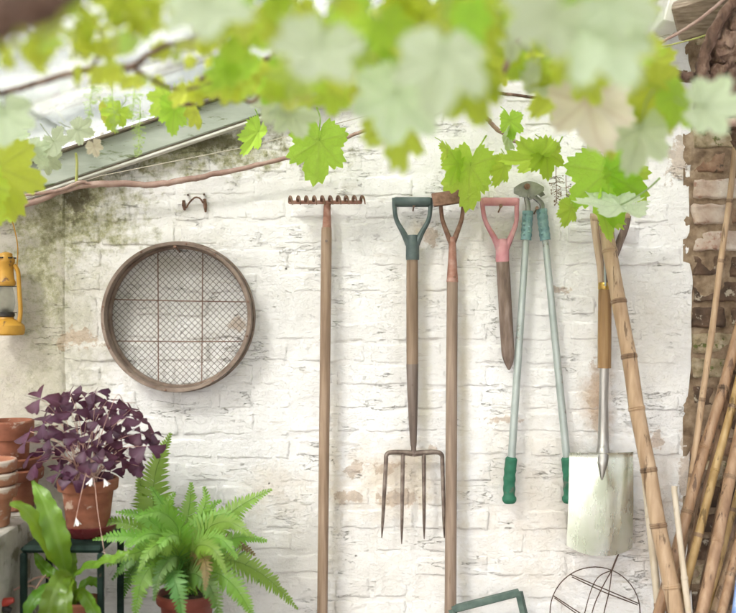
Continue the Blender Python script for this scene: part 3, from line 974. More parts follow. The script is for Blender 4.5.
# digging fork
FY = -0.045
fork = thing('digging_fork', P(412, 540, FY), 'four tined digging fork with green plastic D handle', 'fork')
d_handle(fork, M['green_plastic'], 412.5, 197, 19.7, 240, 6.5, 260, FY, 10, 0.0188)
part('shaft', shaft([P(412.2, 255, FY), P(412.2, 300, FY), P(412.3, 366, FY)], [0.0165, 0.0172, 0.0170]), M['fork_ash'], fork)
mb = MB()
pts = spline([P(412.3, 364, FY), P(412.6, 390, FY), P(413, 420, FY), P(413.5, 446, FY)], 5)
mb.tube(pts, interp([0.0176, 0.0158, 0.0128, 0.0088], len(pts)), 14)
part('strapped_socket', mb, M['socket_wood'], fork)
for (px, py) in ((412.5, 385), (413, 415)):
    mb = MB()
    mb.tube([P(px, py, FY - 0.010), P(px, py, FY - 0.0172)], 0.003, 8)
    part('rivet', mb, M['iron'], fork)
mb = MB()
pts = spline([P(413.5, 443, FY), P(413.7, 449, FY), P(414, 456, FY)], 4)
mb.tube(pts, interp([0.009, 0.0075, 0.010], len(pts)), 10)
pts = spline([P(386, 460, FY), P(386.5, 455, FY), P(391, 452.3, FY), P(405, 452.5, FY), P(414, 453.5, FY), P(425, 452.5, FY), P(437, 452.2, FY), P(441.8, 455, FY), P(442.4, 460, FY)], 4)
mb.tube(pts, interp([0.0058, 0.0062, 0.0066, 0.0078, 0.009, 0.0078, 0.0066, 0.0062, 0.0058], len(pts)), 8)
part('shoulders', mb, M['iron'], fork)
for (a, b, c, d) in ((386.2, 458, 381.8, 538), (402.9, 454, 401.6, 544), (423.8, 454, 424.2, 539), (442.3, 458, 444.3, 538)):
    mb = MB()
    pts = spline([P(a, b, FY), P(lerp(a, c, 0.35), lerp(b, d, 0.35), FY - 0.012), P(lerp(a, c, 0.7), lerp(b, d, 0.7), FY - 0.014), P(c, d, FY - 0.004)], 5)
    mb.tube(pts, interp([0.0062, 0.0058, 0.0052, 0.0045, 0.0014], len(pts)), 8)
    part('tine', mb, M['iron'], fork)

# Dutch hoe, stands on the ground, head up
HY = -0.038
hoe = thing('dutch_hoe', (P(450, 600).x, -0.08, 0), 'long wooden handled hoe with rusty Y shaped head beside the fork', 'hoe')
pt = P(452.3, 278, HY)
pb = P(450.4, 613, HY - 0.035)
low = pb + (pb - pt) * (pb.z / (pt.z - pb.z))
part('handle', shaft([pt, lerp(pt, pb, 0.3), pb, low], [0.0158, 0.0162, 0.0168, 0.0168]), M['ash_grey'], hoe)
mb = MB()
pts = spline([P(452.2, 237, HY), P(452.4, 250, HY), P(452.4, 268, HY), P(452.3, 282, HY)], 4)
mb.tube(pts, interp([0.0095, 0.0108, 0.0140, 0.0172], len(pts)), 14)
part('socket', mb, M['rust_pink'], hoe)
mb = MB()
mb.tube([P(454.5, 277, HY - 0.010), P(454.5, 277, HY - 0.020)], 0.004, 8)
part('rivet', mb, M['rust'], hoe)
for s in (-1, 1):
    mb = MB()
    pts = spline([P(452.2 + s * 0.6, 244, HY), P(452 + s * 4.5, 234, HY), P(452 + s * 9.5, 220, HY - 0.006), P(452 + s * 11.0, 208, HY - 0.014), P(452 + s * 11.5, 200, HY - 0.024)], 5)
    mb.tube(pts, interp([0.0085, 0.0075, 0.0062, 0.0058, 0.0055], len(pts)), 9)
    part('yoke_arm', mb, M['rust'], hoe)
mb = MB()
mb.bbox(P(452, 197.5, HY - 0.028), (0.112, 0.007, 0.046), 0.0025, Matrix.Rotation(R(-8), 3, 'Y') @ Matrix.Rotation(R(-28), 3, 'X'))
part('blade', mb, M['rust'], hoe)

# dibber
DY = -0.040
dib = thing('dibber', P(508, 370, DY), 'wooden dibber with faded pink plastic D handle', 'dibber')
d_handle(dib, M['pink_plastic'], 499.8, 197.5, 18.8, 244, 6.0, 262, DY, 8.5, 0.0192, lean=2.6)
part('spike', shaft([P(502.4, 258, DY), P(503.5, 275, DY), P(506, 320, DY - 0.002), P(508, 352, DY - 0.002), P(508.7, 362, DY), P(509, 370, DY)], [0.0182, 0.0190, 0.0192, 0.0188, 0.0135, 0.002], 16), M['dibber_wood'], dib)

# loppers
LY = -0.040
lop = thing('loppers', P(538, 503, LY), 'long handled loppers with teal sleeves and green rubber grips', 'loppers')
for s, tp, te, bt, gb in ((-1, (527.8, 211), (526, 240), (511.6, 458), (509.6, 503)), (1, (541.5, 209), (545.3, 240), (566.8, 458), (569.0, 503))):
    yy = LY + 0.004 * s
    arm = MB()
    arm.tube([P(tp[0], tp[1] + 6, yy), P(te[0], te[1], yy), P(bt[0], bt[1], yy)], [0.0092, 0.0096, 0.0112], 14)
    arm = part('arm_tube', arm, M['alu'], lop)
    mb = MB()
    pts = [P(lerp(tp[0], te[0], t), lerp(tp[1], te[1], t), yy) for t in np.linspace(0, 1, 22)]
    mb.tube(pts, [0.0148 + 0.0011 * (k % 4 in (1, 2)) for k in range(22)], 14)
    slv = part('sleeve', mb, M['teal'], lop)
    for k in range(9):
        t = 0.12 + 0.085 * k
        q = P(lerp(tp[0], te[0], t) + (2.6 if k % 2 else -2.6), lerp(tp[1], te[1], t), yy - 0.0143)
        mb = MB()
        mb.lathe([(0.0002, -0.0022), (0.0028, -0.0012), (0.0036, 0.002)], q, 8, 'Y')
        part('grip_stud', mb, M['teal'], slv)
    mb = MB()
    n = 26
    pts = [P(lerp(bt[0], gb[0], t) + 1.2 * math.sin(t * 3) * s, lerp(bt[1] - 1, gb[1], t), yy) for t in np.linspace(0, 1, n)]
    rad = [0.0170 + 0.0010 * math.sin(k * 1.18) * (0.25 < k / n < 0.95) - (0.004 if k in (0, n - 1) else 0) + 0.0025 * (k > n - 5) for k in range(n)]
    mb.tube(pts, rad, 14)
    part('hand_grip', mb, M['grip_green'], lop)
    mb = MB()
    mb.tube(spline([P(tp[0], tp[1] + 4, yy), P(tp[0] + 0.3, tp[1] - 5, yy), P(530.5 + 4 * s, 197, yy), P(530 - 1.0 * s, 192, yy)], 4), 0.0075, 8, flat=0.7)
    part('shank', mb, M['steel_dark'], lop)
out = []
for t in np.linspace(0, 1, 14):
    out.append((513.5 + 30 * t, 190 - 7.5 * math.sin(PI * min(1, 0.08 + t * 0.9)) - 2 * t))
for t in np.linspace(1, 0, 12):
    out.append((513.5 + 30 * t, 193.5 + 5.0 * math.sin(PI * t) - 2.5 * t * t))
mb = MB()
ol = [(P(a, b, LY).x, P(a, b, LY).z) for a, b in out]
mb.prism(ol, LY - 0.010, LY - 0.003)
part('blade', mb, M['steel_dark'], lop, auto=30)
out = [(518, 194), (524, 186), (533, 184.5), (541, 188), (545, 195), (541, 197), (536, 192), (530, 190.5), (524, 195), (520, 197)]
mb = MB()
mb.prism([(P(a, b, LY).x, P(a, b, LY).z) for a, b in out], LY - 0.002, LY + 0.006)
part('hook_jaw', mb, M['steel_dark'], lop, auto=30)
for (px, py, r) in ((526.5, 187, 0.0085), (530, 196.5, 0.0100)):
    mb = MB()
    q = P(px, py, LY)
    mb.lathe([(0.0004, -0.019), (r * 0.5, -0.019), (r * 0.55, -0.016), (r, -0.0155), (r * 1.02, -0.008)], q, 14, 'Y')
    part('pivot_bolt', mb, M['rust'] if r < 0.009 else M['steel_dark'], lop)

# spade
SY = -0.055
spade = thing('garden_spade', P(600, 553, SY), 'shiny steel bladed spade with amber wooden handle hanging up', 'spade')
mb = MB()
mb.tube([P(591, 218, SY), P(629, 215, SY)], W(4.6), 14)
part('crossbar', mb, M['pale_wood'], spade)
for s in (-1, 1):
    mb = MB()
    pts = spline([P(610.5 + s * 17, 216, SY), P(610 + s * 15, 228, SY), P(608 + s * 10.5, 245, SY), P(605.5 + s * 5.0, 268, SY), P(604.8 + s * 3.0, 290, SY)], 6)
    mb.tube(pts, interp([W(3.6), W(3.7), W(3.9), W(3.5), W(3.4)], len(pts)), 10)
    part('split_arm', mb, M['pale_wood'] if s < 0 else M['dibber_wood'], spade)
mb = MB()
mb.tube(spline([P(604.6, 254, SY - 0.014), P(605, 270, SY - 0.015), P(605.2, 286, SY - 0.0175)], 3), [0.003] * 7, 8)
part('grip_strap', mb, M['alu'], spade)
part('handle', shaft([P(604.8, 282, SY), P(604.8, 300, SY), P(604.5, 340, SY), P(604.4, 368, SY)], [0.0170, 0.0190, 0.0195, 0.0192], 16), M['amber_wood'], spade)
mb = MB()
mb.lathe([(0.0182, -0.010), (0.0192, -0.008), (0.0192, 0.008), (0.0178, 0.010)], P(604.8, 286, SY), 18)
part('ferrule', mb, M['brass'], spade)
mb = MB()
pts = spline([P(604.3, 366, SY), P(603.6, 400, SY), P(603.2, 440, SY), P(603, 452, SY - 0.008), P(602.4, 464, SY - 0.020), P(602, 480, SY - 0.030)], 5)
mb.tube(pts, interp([0.0130, 0.0134, 0.0155, 0.0192, 0.0150, 0.0015], len(pts)), 16)
part('steel_socket', mb, M['tube_steel'], spade)
# blade: curved plate with rolled treads
nu, nv = 30, 34
mb = MB()
front, back = [], []
TL, TR, BL, BR = (569.0, 452), (632.5, 451.5), (566.3, 545), (632.0, 547)
for j in range(nv + 1):
    v = j / nv
    for i in range(nu + 1):
        u = i / nu
        x = lerp(lerp(TL[0], TR[0], u), lerp(BL[0], BR[0], u), v)
        y0 = lerp(TL[1], TR[1], u)
        y1 = lerp(BL[1], BR[1], u) + 8.5 * (1 - abs(2 * u - 1) ** 2.4)
        yy = lerp(y0, y1, v)
        dy = 0.012 * (2 * u - 1) ** 2 - 0.011 - 0.012 * math.sin(v * 3.0) * (0.6 + 0.4 * math.sin(u * 3.1))
        dy -= 0.006 * math.exp(-((u - 0.53) / 0.10) ** 2) * max(0, 1 - v * 3)
        if v < 0.03:
            dy -= 0.006 * (1 - v / 0.03)
        q = P(x, yy, SY)
        front.append((q.x, SY + dy - 0.006, q.z))
        back.append((q.x, SY + dy - 0.0045 + 0.002, q.z))
fs = []
for j in range(nv):
    for i in range(nu):
        a = j * (nu + 1) + i
        fs.append((a, a + nu + 1, a + nu + 2, a + 1))
o = len(front)
fs += [tuple(x + o for x in f[::-1]) for f in fs]
edge = [i for i in range(nu + 1)] + [(j + 1) * (nu + 1) - 1 for j in range(1, nv + 1)] + [nv * (nu + 1) + i for i in range(nu - 1, -1, -1)] + [j * (nu + 1) for j in range(nv - 1, 0, -1)]
for a, b in zip(edge, edge[1:] + edge[:1]):
    fs.append((a, b, b + o, a + o))
mb.add(front + back, fs)
part('blade', mb, M['spade_steel'], spade, auto=50)

# ------------------------------------------------------------------ bamboo canes
def cane(p0, p1, r0, r1, nodes, mat, label, group='bamboo canes leaning at the right', bow=0.006, seed=0):
    """p0 top (world), p1 a lower point; the cane is continued to the ground"""
    rr = random.Random(seed)
    d = p1 - p0
    low = p0 + d * ((p0.z - 0.0) / (p0.z - p1.z))
    L = (low - p0).length
    root = thing('bamboo_cane', (low.x, low.y, 0), label, 'bamboo cane', group)
    side = Vector((rr.uniform(-1, 1), 0, 0)) * bow
    ts = sorted(set([0.0, 1.0] + [t for t in nodes if 0.0 < t < 1.0]))
    kin = [Vector((rr.uniform(-0.0025, 0.0025), rr.uniform(-0.002, 0.002), 0)) for _ in ts]
    pts, rad = [], []

    def pos(t, k=None):
        return p0.lerp(low, t) + side * math.sin(PI * t)
    for i in range(len(ts) - 1):
        a, b = ts[i], ts[i + 1]
        e = min(0.012 / L, (b - a) * 0.3)
        r = lerp(r0, r1, a)
        if i == 0:
            pts.append(pos(a)); rad.append(r)
        pts += [pos(a + e) + kin[i], pos((a + b) / 2) + (kin[i] + kin[i + 1]) * 0.5, pos(b - e) + kin[i + 1], pos(b) + kin[i + 1]]
        rad += [r * 0.985, r * 0.955, r * 0.985, r * 1.0]
    mb = MB()
    mb.tube(pts, rad, 14)
    part('culm', mb, mat, root)
    for i, t in enumerate(ts[1:-1]):
        mb = MB()
        q = pos(t) + kin[i + 1]
        u = d.normalized()
        r = lerp(r0, r1, t)
        h = 0.0045 + r * 0.12
        mb.tube([q - u * h, q - u * h * 0.4, q, q + u * h * 0.35, q + u * h], [r * 0.985, r * 1.10, r * 1.03, r * 1.12, r * 0.985], 14)
        part('node', mb, M['bam_node'] if i % 3 else mat, root)
    return root


def cane_px(a, b, ya, yb, w0, w1, mat, label, gap=56, seed=0, off=0.3, **kw):
    p0, p1 = P(a[0], a[1], ya), P(b[0], b[1], yb)
    d = p1 - p0
    low = p0 + d * (p0.z / (p0.z - p1.z))
    L = (low - p0).length
    rr = random.Random(seed + 50)
    nodes, t = [], off * gap / 345 / L
    while t < 0.985:
        nodes.append(t)
        t += gap / 345 / L * rr.uniform(0.9, 1.12)
    return cane(p0, p1, W(w0 / 2, ya), W(w1 / 2, yb), nodes, mat, label, seed=seed, **kw)


cane_px((605, 222), (679, 613), -0.085, -0.30, 14.5, 17.5, M['bam1'], 'thickest bamboo pole leaning across the spade handle', 53, 1, 0.55, bow=0.012)
cane_px((741, 110), (684, 520), -0.03, -0.16, 6.0, 7.5, M['bam1'], 'tall thin bamboo cane crossing the bare brick pier', 66, 2)
cane_px((762, 250), (671, 575), -0.03, -0.22, 10.5, 12.0, M['bam2'], 'stout brown bamboo cane between the thin cane and golden cane', 60, 3)
cane_px((768, 268), (681, 610), -0.05, -0.27, 8.0, 9.5, M['bam3'], 'golden bamboo cane leaning in the bundle at right', 62, 4)
cane_px((760, 330), (702, 613), -0.10, -0.34, 11.0, 12.5, M['bam2'], 'reddish brown bamboo cane at the front of the bundle', 64, 5)
cane_px((762, 440), (720, 613), -0.12, -0.36, 9.0, 10.0, M['bam2'], 'short brown cane beside the blue pole', 58, 6)
cane_px((674.5, 486), (690, 613), -0.26, -0.33, 6.0, 8.5, M['bam4'], 'bleached pale thin cane in front of the bundle', 90, 7, 0.9)
cane_px((641, 448), (661, 613), -0.10, -0.20, 7.5, 9.0, M['bam4'], 'pale cane just left of the thickest bamboo pole', 80, 8, 0.8)
cane_px((652, 495), (669, 613), -0.09, -0.17, 4.5, 6.0, M['bam2'], 'thin brown cane half hidden behind the thickest pole', 60, 9)
cane_px((706, 470), (683, 613), -0.05, -0.12, 8.0, 9.0, M['bam5'], 'dark old cane at the back of the bundle, leftmost', 50, 10)
cane_px((728, 470), (698, 613), -0.06, -0.15, 8.0, 9.0, M['bam5'], 'dark old cane behind the golden cane', 50, 11)
cane_px((744, 480), (712, 613), -0.06, -0.15, 8.0, 9.0, M['bam5'], 'dark old cane behind the reddish front cane', 50, 12)
cane_px((752, 300), (690, 560), -0.04, -0.18, 5.0, 6.0, M['bam2'], 'slender brown cane behind the stout brown cane', 58, 13)
cane_px((765, 390), (708, 613), -0.08, -0.24, 6.0, 7.0, M['bam3'], 'slender golden cane behind the reddish front cane', 52, 14)
cane_px((735, 540), (713, 613), -0.16, -0.27, 6.0, 7.0, M['bam1'], 'short tan cane between the front canes at lower right', 60, 15)
cane_px((698, 520), (676, 613), -0.12, -0.20, 6.0, 7.0, M['bam2'], 'short brown cane beside the bleached pale cane', 55, 16)
bp = P(748, 520, -0.22)
bq = P(737, 613, -0.40)
low = bp + (bq - bp) * (bp.z / (bp.z - bq.z))
mb = MB()
mb.tube([bp, bp.lerp(low, 0.02), low], [0.010, 0.0125, 0.0125], 14)
solo('blue_pole', mb, M['blue'], 'blue painted pole at the right edge below the canes', 'pole')

# ------------------------------------------------------------------ wire ring and green frame at the bottom
wy = -0.03
wr = thing('wire_plant_ring', P(595, 657, wy), 'round dark wire plant support hanging below the spade', 'wire ring')
C0 = P(595, 612, wy)
RR = 45.0


def wire(name, pts, r=0.0016):
    mb = MB()
    mb.tube(pts, r, 6)
    return part(name, mb, M['wire'], wr)


wire('ring', [P(595 + RR * math.cos(a), 612 - RR * math.sin(a), wy) for a in np.linspace(0, 2 * PI, 49)])
for (a, b) in (((553, 595.5), (627, 644)), ((570.5, 574.5), (638.5, 603.5))):
    for k in (0, 1):
        wire('cross_wire', [P(a[0] + k * 1.5, a[1] + 2.5 * k, wy - 0.003), P((a[0] + b[0]) / 2, (a[1] + b[1]) / 2 + 3.4 * k, wy - 0.012), P(b[0] - k, b[1] + 1.5 * k, wy - 0.003)])
wire('spoke', spline([P(611.6, 570.5, wy), P(600, 592, wy - 0.02), P(592, 613, wy - 0.03), P(584, 655, wy)], 5))
wire('spoke', spline([P(611.8, 570.8, wy), P(609, 592, wy - 0.02), P(604, 613, wy - 0.03), P(596, 657, wy)], 5))
wire('spoke', spline([P(611.4, 570.5, wy), P(597.5, 578, wy - 0.01), P(588, 600, wy - 0.02), P(576, 652, wy)], 5))
wire('stem', [P(611.7, 570.6, wy), P(622, 545, wy + 0.004), P(627, 532, wy + 0.01)], 0.0024)
nail(627, 534, 0, 'nail behind the spade blade holding the wire ring', 0.035)

gf = thing('green_metal_frame', P(495, 700, -0.08), 'chalky green metal frame leaning on the wall at the bottom edge', 'frame')
ry = R(14.5)
ca = [(457, 607.5), (519, 592.0), (541, 690), (479, 705)]
ca[0] = (452, 609)


def frame_side(a, b, y):
    mb = MB()
    p, q = P(a[0], a[1], y), P(b[0], b[1], y)
    mb.tube([p, p.lerp(q, 0.5), q], 0.0115, 4, flat=1.0, up=Vector((0, -0.7, 0.7)))
    return part('side_bar', mb, M['green_frame'], gf)


for a, b in zip(ca, ca[1:] + ca[:1]):
    frame_side(a, b, -0.085)
    mb = MB()
    p, q = P(a[0], a[1] + 3, -0.055), P(b[0], b[1] + 3, -0.055)
    mb.tube([p, q], 0.005, 6)
    part('inner_rim', mb, M['green_frame'], gf)
low0, low1 = P(541, 690, -0.085), P(479, 705, -0.085)
for q in (low0, low1):
    mb = MB()
    mb.tube([q, Vector((q.x, q.y - 0.02, 0))], 0.008, 6)
    part('leg', mb, M['green_frame'], gf)

# ------------------------------------------------------------------ lantern
ly = -0.075
LX = P(6, 320, ly)
lan = thing('hurricane_lantern', (LX.x, ly, P(6, 335, ly).z), 'yellow ochre hurricane lantern hanging at the left edge', 'lantern')


def LZ(py):
    return P(6, py, ly).z


def lat(name, prof, mat, par=lan, n=32):
    mb = MB()
    mb.lathe([(W(r, ly), LZ(y) - 0) for r, y in prof], (LX.x, ly, 0), n)
    return part(name, mb, mat, par)


lat('fuel_tank', [(0.1, 335), (16.5, 335), (17.8, 333.5), (18.2, 329), (17.6, 325.5), (13.5, 321.5), (8, 319), (7, 316), (0.1, 316)], M['lantern'])
lat('burner', [(6.5, 318), (8.5, 316), (8.5, 313.5), (5, 311), (3, 308), (0.1, 308)], M['black'])
lat('globe', [(5.8, 314), (8.0, 309), (9.0, 303), (8.6, 296), (6.8, 289), (5.6, 285)], M['globe_glass'])
lat('chimney_hood', [(7.8, 286.5), (9.2, 285), (9.6, 282), (8.0, 279), (7.4, 272), (7.6, 264), (8.6, 262.5), (8.6, 259.5), (6.2, 256), (6.2, 253.5), (2, 252), (0.1, 252)], M['lantern'])
for k in range(6):
    a = k * PI / 3 + 0.3
    mb = MB()
    q = Vector((LX.x + W(8.0, ly) * math.cos(a), ly + W(8.0, ly) * math.sin(a), LZ(258)))
    mb.box(q, (0.010, 0.010, 0.004), Matrix.Rotation(a, 3, 'Z'))
    part('vent_slot', mb, M['black'], lan)
for s in (-1, 1):
    mb = MB()
    pts = spline([P(6 + s * 12.5, 324, ly), P(6 + s * 14.5, 312, ly), P(6 + s * 13.2, 290, ly), P(6 + s * 12.0, 272, ly), P(6 + s * 8, 265, ly)], 5)
    mb.tube(pts, W(2.2, ly), 10)
    part('side_tube', mb, M['lantern'], lan)
for py in (286.5, 312.5):
    mb = MB()
    mb.lathe([(W(10.2, ly) + 0.0012 * math.cos(a), LZ(py) + 0.0012 * math.sin(a)) for a in np.linspace(0, 2 * PI, 7)[:-1]], (LX.x, ly, 0), 28, close=True)
    part('globe_guard', mb, M['black'], lan)
mb = MB()
mb.tube(spline([P(-5.5, 268, ly), P(-7, 245, ly), P(0, 221, ly - 0.005), P(6, 216, ly - 0.005), P(12, 221, ly - 0.005), P(17.5, 245, ly), P(17, 268, ly)], 6), 0.0017, 6)
part('bail', mb, M['lantern'], lan)
hq = P(6, 214, 0)
hk = thing('lantern_hook', (hq.x, 0, hq.z), 'iron hook in the grey wall carrying the yellow lantern', 'hook', 'nails and hooks holding the tools')
mb = MB()
mb.tube(spline([(hq.x, 0.01, P(6, 214, ly).z + 0.005), (hq.x, -0.05, P(6, 214, ly).z + 0.002), (hq.x, -0.08, P(6, 217, ly).z), (hq.x, -0.09, P(6, 212, ly).z)], 5), 0.003, 8)
part('shank', mb, M['iron'], hk)


# ------------------------------------------------------------------ pots
def pot_profile(rt, h, rim_h, taper=0.68, wall_=0.008, collar=0.010):
    rb_ = rt * taper
    ri = rt - collar
    return [(0.012, 0.0), (rb_ - 0.003, 0.0), (rb_, 0.003), (lerp(rb_, ri, (h - rim_h) / h), h - rim_h - 0.001), (rt - 0.004, h - rim_h + 0.001), (rt - 0.002, h - rim_h + 0.004),
            (rt, h - 0.004), (rt - 0.003, h), (rt - wall_, h), (rt - wall_ - 0.002, h - 0.004), (rb_ - wall_, 0.012), (0.012, 0.012)]


def terracotta_pot(c, rt, h, rim_h, label, mat, group=None, soil=None, taper=0.68, name='terracotta_pot'):
    t = thing(name, c, label, 'pot', group)
    pr = pot_profile(rt, h, rim_h, taper)
    k = 4
    mb = MB()
    mb.lathe(pr[:4] + [(pr[3][0] + 0.0005, pr[3][1] + 0.001)], c, 48)
    mb2 = MB()
    mb2.lathe(pr[3:9], c, 48)
    body = MB()
    body.lathe(pr[8:] , c, 48)
    o = len(mb.v)
    mb.v += body.v
    mb.f += [tuple(i + o for i in f) for f in body.f]
    b = part('pot_body', mb, mat, t)
    part('rim', mb2, mat, t)
    if soil is not None:
        ms = MB()
        rs = rt - 0.012 - (h - soil) * (1 - taper) * rt / h
        ms.lathe([(rs, soil - 0.004), (rs * 0.7, soil), (rs * 0.35, soil + 0.006), (0.001, soil + 0.008)], c, 28)
        part('soil', ms, M['soil'], t)
    return t


# back stack of three nested pots
yb = -0.115
cx_ = P(12, 480, yb).x
zz = ZL + 0.002
g1 = 'empty terracotta pots stacked on the ledge'
terracotta_pot((cx_, yb, zz), 0.086, 0.112, 0.030, 'deep terracotta pot at the bottom of the back stack', M['terracotta'], g1)
terracotta_pot((cx_ + 0.002, yb, zz + 0.0435), 0.0785, 0.100, 0.026, 'terracotta pot in the middle of the back stack', M['terracotta'], g1)
terracotta_pot((cx_ - 0.008, yb + 0.005, zz + 0.072), 0.066, 0.172, 0.052, 'tall terracotta pot at the top of the back stack', M['terracotta'], g1, taper=0.72)
# front stack of three nested pots
yf = -0.34
cf = P(-9, 500, yf).x
g2 = g1
terracotta_pot((cf, yf, zz), 0.066, 0.104, 0.031, 'pale terracotta pot at the bottom of the front stack', M['terracotta_old'], g2)
terracotta_pot((cf + 0.001, yf, zz + 0.0335), 0.066, 0.104, 0.030, 'pale terracotta pot in the middle of the front stack', M['terracotta_old'], g2)
terracotta_pot((cf - 0.001, yf, zz + 0.066), 0.0655, 0.104, 0.029, 'pale terracotta pot at the top of the front stack', M['terracotta_old'], g2)

# ------------------------------------------------------------------ plant stand
sy = -0.30
ZS = P(75, 545, sy - 0.10).z
stand = thing('plant_stand', (P(72, 545, sy).x, sy, 0), 'dark green metal plant stand under the purple leaved plant', 'plant stand')
sx0, sx1 = P(37, 545, sy).x, P(111, 545, sy).x
sy0, sy1 = sy - 0.10, sy + 0.10
mb = MB()
mb.bbox(((sx0 + sx1) / 2, sy, ZS - 0.004), (sx1 - sx0, sy1 - sy0, 0.006), 0.002)
part('top_plate', mb, M['green_metal'], stand)
for (a, b) in (((sx0, sy0), (sx1, sy0)), ((sx0, sy1), (sx1, sy1)), ((sx0, sy0), (sx0, sy1)), ((sx1, sy0), (sx1, sy1))):
    mb = MB()
    mb.tube([(a[0], a[1], ZS - 0.011), (b[0], b[1], ZS - 0.011)], 0.009, 4)
    part('rail', mb, M['green_metal'], stand)
for x in (sx0, sx1):
    for y in (sy0, sy1):
        mb = MB()
        mb.bbox((x, y, (ZS - 0.02) / 2), (0.016, 0.016, ZS - 0.02), 0.003)
        part('leg', mb, M['green_metal'], stand)
ZB = P(80, 600, -0.36).z - 0.125
mb = MB()
mb.bbox(((sx0 + sx1) / 2, sy, ZB - 0.004), (sx1 - sx0 - 0.018, sy1 - sy0 - 0.018, 0.006), 0.002)
part('lower_shelf', mb, M['green_metal'], stand)

# maroon cachepot saucer and the purple plant
oy = -0.29
ox = P(88, 500, oy).x
sau = MB()
zs = ZS + 0.0005
sau.lathe([(0.01, zs), (0.052, zs), (0.070, zs + 0.018), (0.076, zs + 0.030), (0.073, zs + 0.031), (0.066, zs + 0.017), (0.05, zs + 0.006), (0.01, zs + 0.006)], (ox + 0.003, oy, 0), 48)
solo('glazed_saucer', sau, M['maroon'], 'dark maroon glazed dish under the purple leaved plant pot', 'saucer')
zo = zs + 0.0065
hp = P(88, 478, oy).z - zo
opot = terracotta_pot((ox, oy, zo), W(30.2, oy), hp, 0.030, 'terracotta pot holding the purple leaved plant', M['terracotta'], None, hp - 0.014, 0.66)

# ------------------------------------------------------------------ leaves: shared builders
def set_vein(me, vals):
    at = me.attributes.new('vein', 'FLOAT', 'POINT')
    at.data.foreach_set('value', vals)


def ribbon(path, widths, normal, fold=0.25, wave=0.0, nwave=6, cols=6, seed=0):
    """leaf blade along a path; returns MB and vein values"""
    rr = random.Random(seed)
    m = len(path)
    mb = MB()
    vs, vein = [], []
    ph = rr.uniform(0, 6)
    for i in range(m):
        t = (path[min(i + 1, m - 1)] - path[max(i - 1, 0)]).normalized()
        s = t.cross(normal).normalized()
        nn = s.cross(t).normalized()
        for k in range(cols + 1):
            u = 2 * k / cols - 1
            w = widths[i] * (1 + 0.06 * math.sin(i * 1.7 + ph + (1 if u > 0 else 3)))
            q = path[i] + s * (u * w) + nn * (fold * abs(u) * w + wave * abs(u) ** 2 * math.sin(nwave * 2 * PI * i / m + ph + (0 if u > 0 else 1.3)))
            vs.append(q)
            vein.append(1.0 if abs(u) < 0.05 else 0.0)
    fs = [(i * (cols + 1) + k, i * (cols + 1) + k + 1, (i + 1) * (cols + 1) + k + 1, (i + 1) * (cols + 1) + k) for i in range(m - 1) for k in range(cols)]
    mb.add(vs, fs)
    return mb, vein


def leaf_part(name, mb, vein, mat, parent):
    me = mb.mesh(name, mat, world_off(parent), True, None)
    set_vein(me, vein)
    o = bpy.data.objects.new(name, me)
    col.objects.link(o)
    o.parent = parent
    return o


# purple shamrock
ox_plant = thing('purple_shamrock', (ox, oy, zo + hp - 0.01), 'purple leaved shamrock plant in the terracotta pot', 'plant')


def shamrock_mesh(seed, size):
    rr = random.Random(seed)
    mb = MB()
    vein = []
    for k in range(3):
        a = k * 2 * PI / 3 + rr.uniform(-0.15, 0.15)
        droop = rr.uniform(0.05, 0.75)
        fold = rr.uniform(0.25, 0.8)
        L = size * rr.uniform(0.9, 1.1)
        pts2 = [(0, 0.02), (-0.26, 0.40), (-0.60, 0.88), (-0.42, 1.0), (-0.16, 0.98), (0, 0.86), (0.16, 0.98), (0.42, 1.0), (0.60, 0.88), (0.26, 0.40), (0, 0.45)]
        base = len(mb.v)
        vs = []
        for (x, y) in pts2:
            zq = fold * abs(x) * 0.9 - droop * y * y + rr.uniform(-0.015, 0.015)
            q = Matrix.Rotation(a, 3, 'Z') @ Vector((x * L, y * L, zq * L))
            vs.append(q)
            vein.append(1.0 if abs(x) < 0.01 else 0.0)
        mb.add(vs, [(0, 10, 1), (1, 10, 2), (2, 10, 3), (3, 10, 4), (4, 10, 5), (5, 10, 6), (6, 10, 7), (7, 10, 8), (8, 10, 9), (9, 10, 0)])
    me = mb.mesh('leaf', M['oxalis'], (0, 0, 0), True, None)
    set_vein(me, vein)
    return me


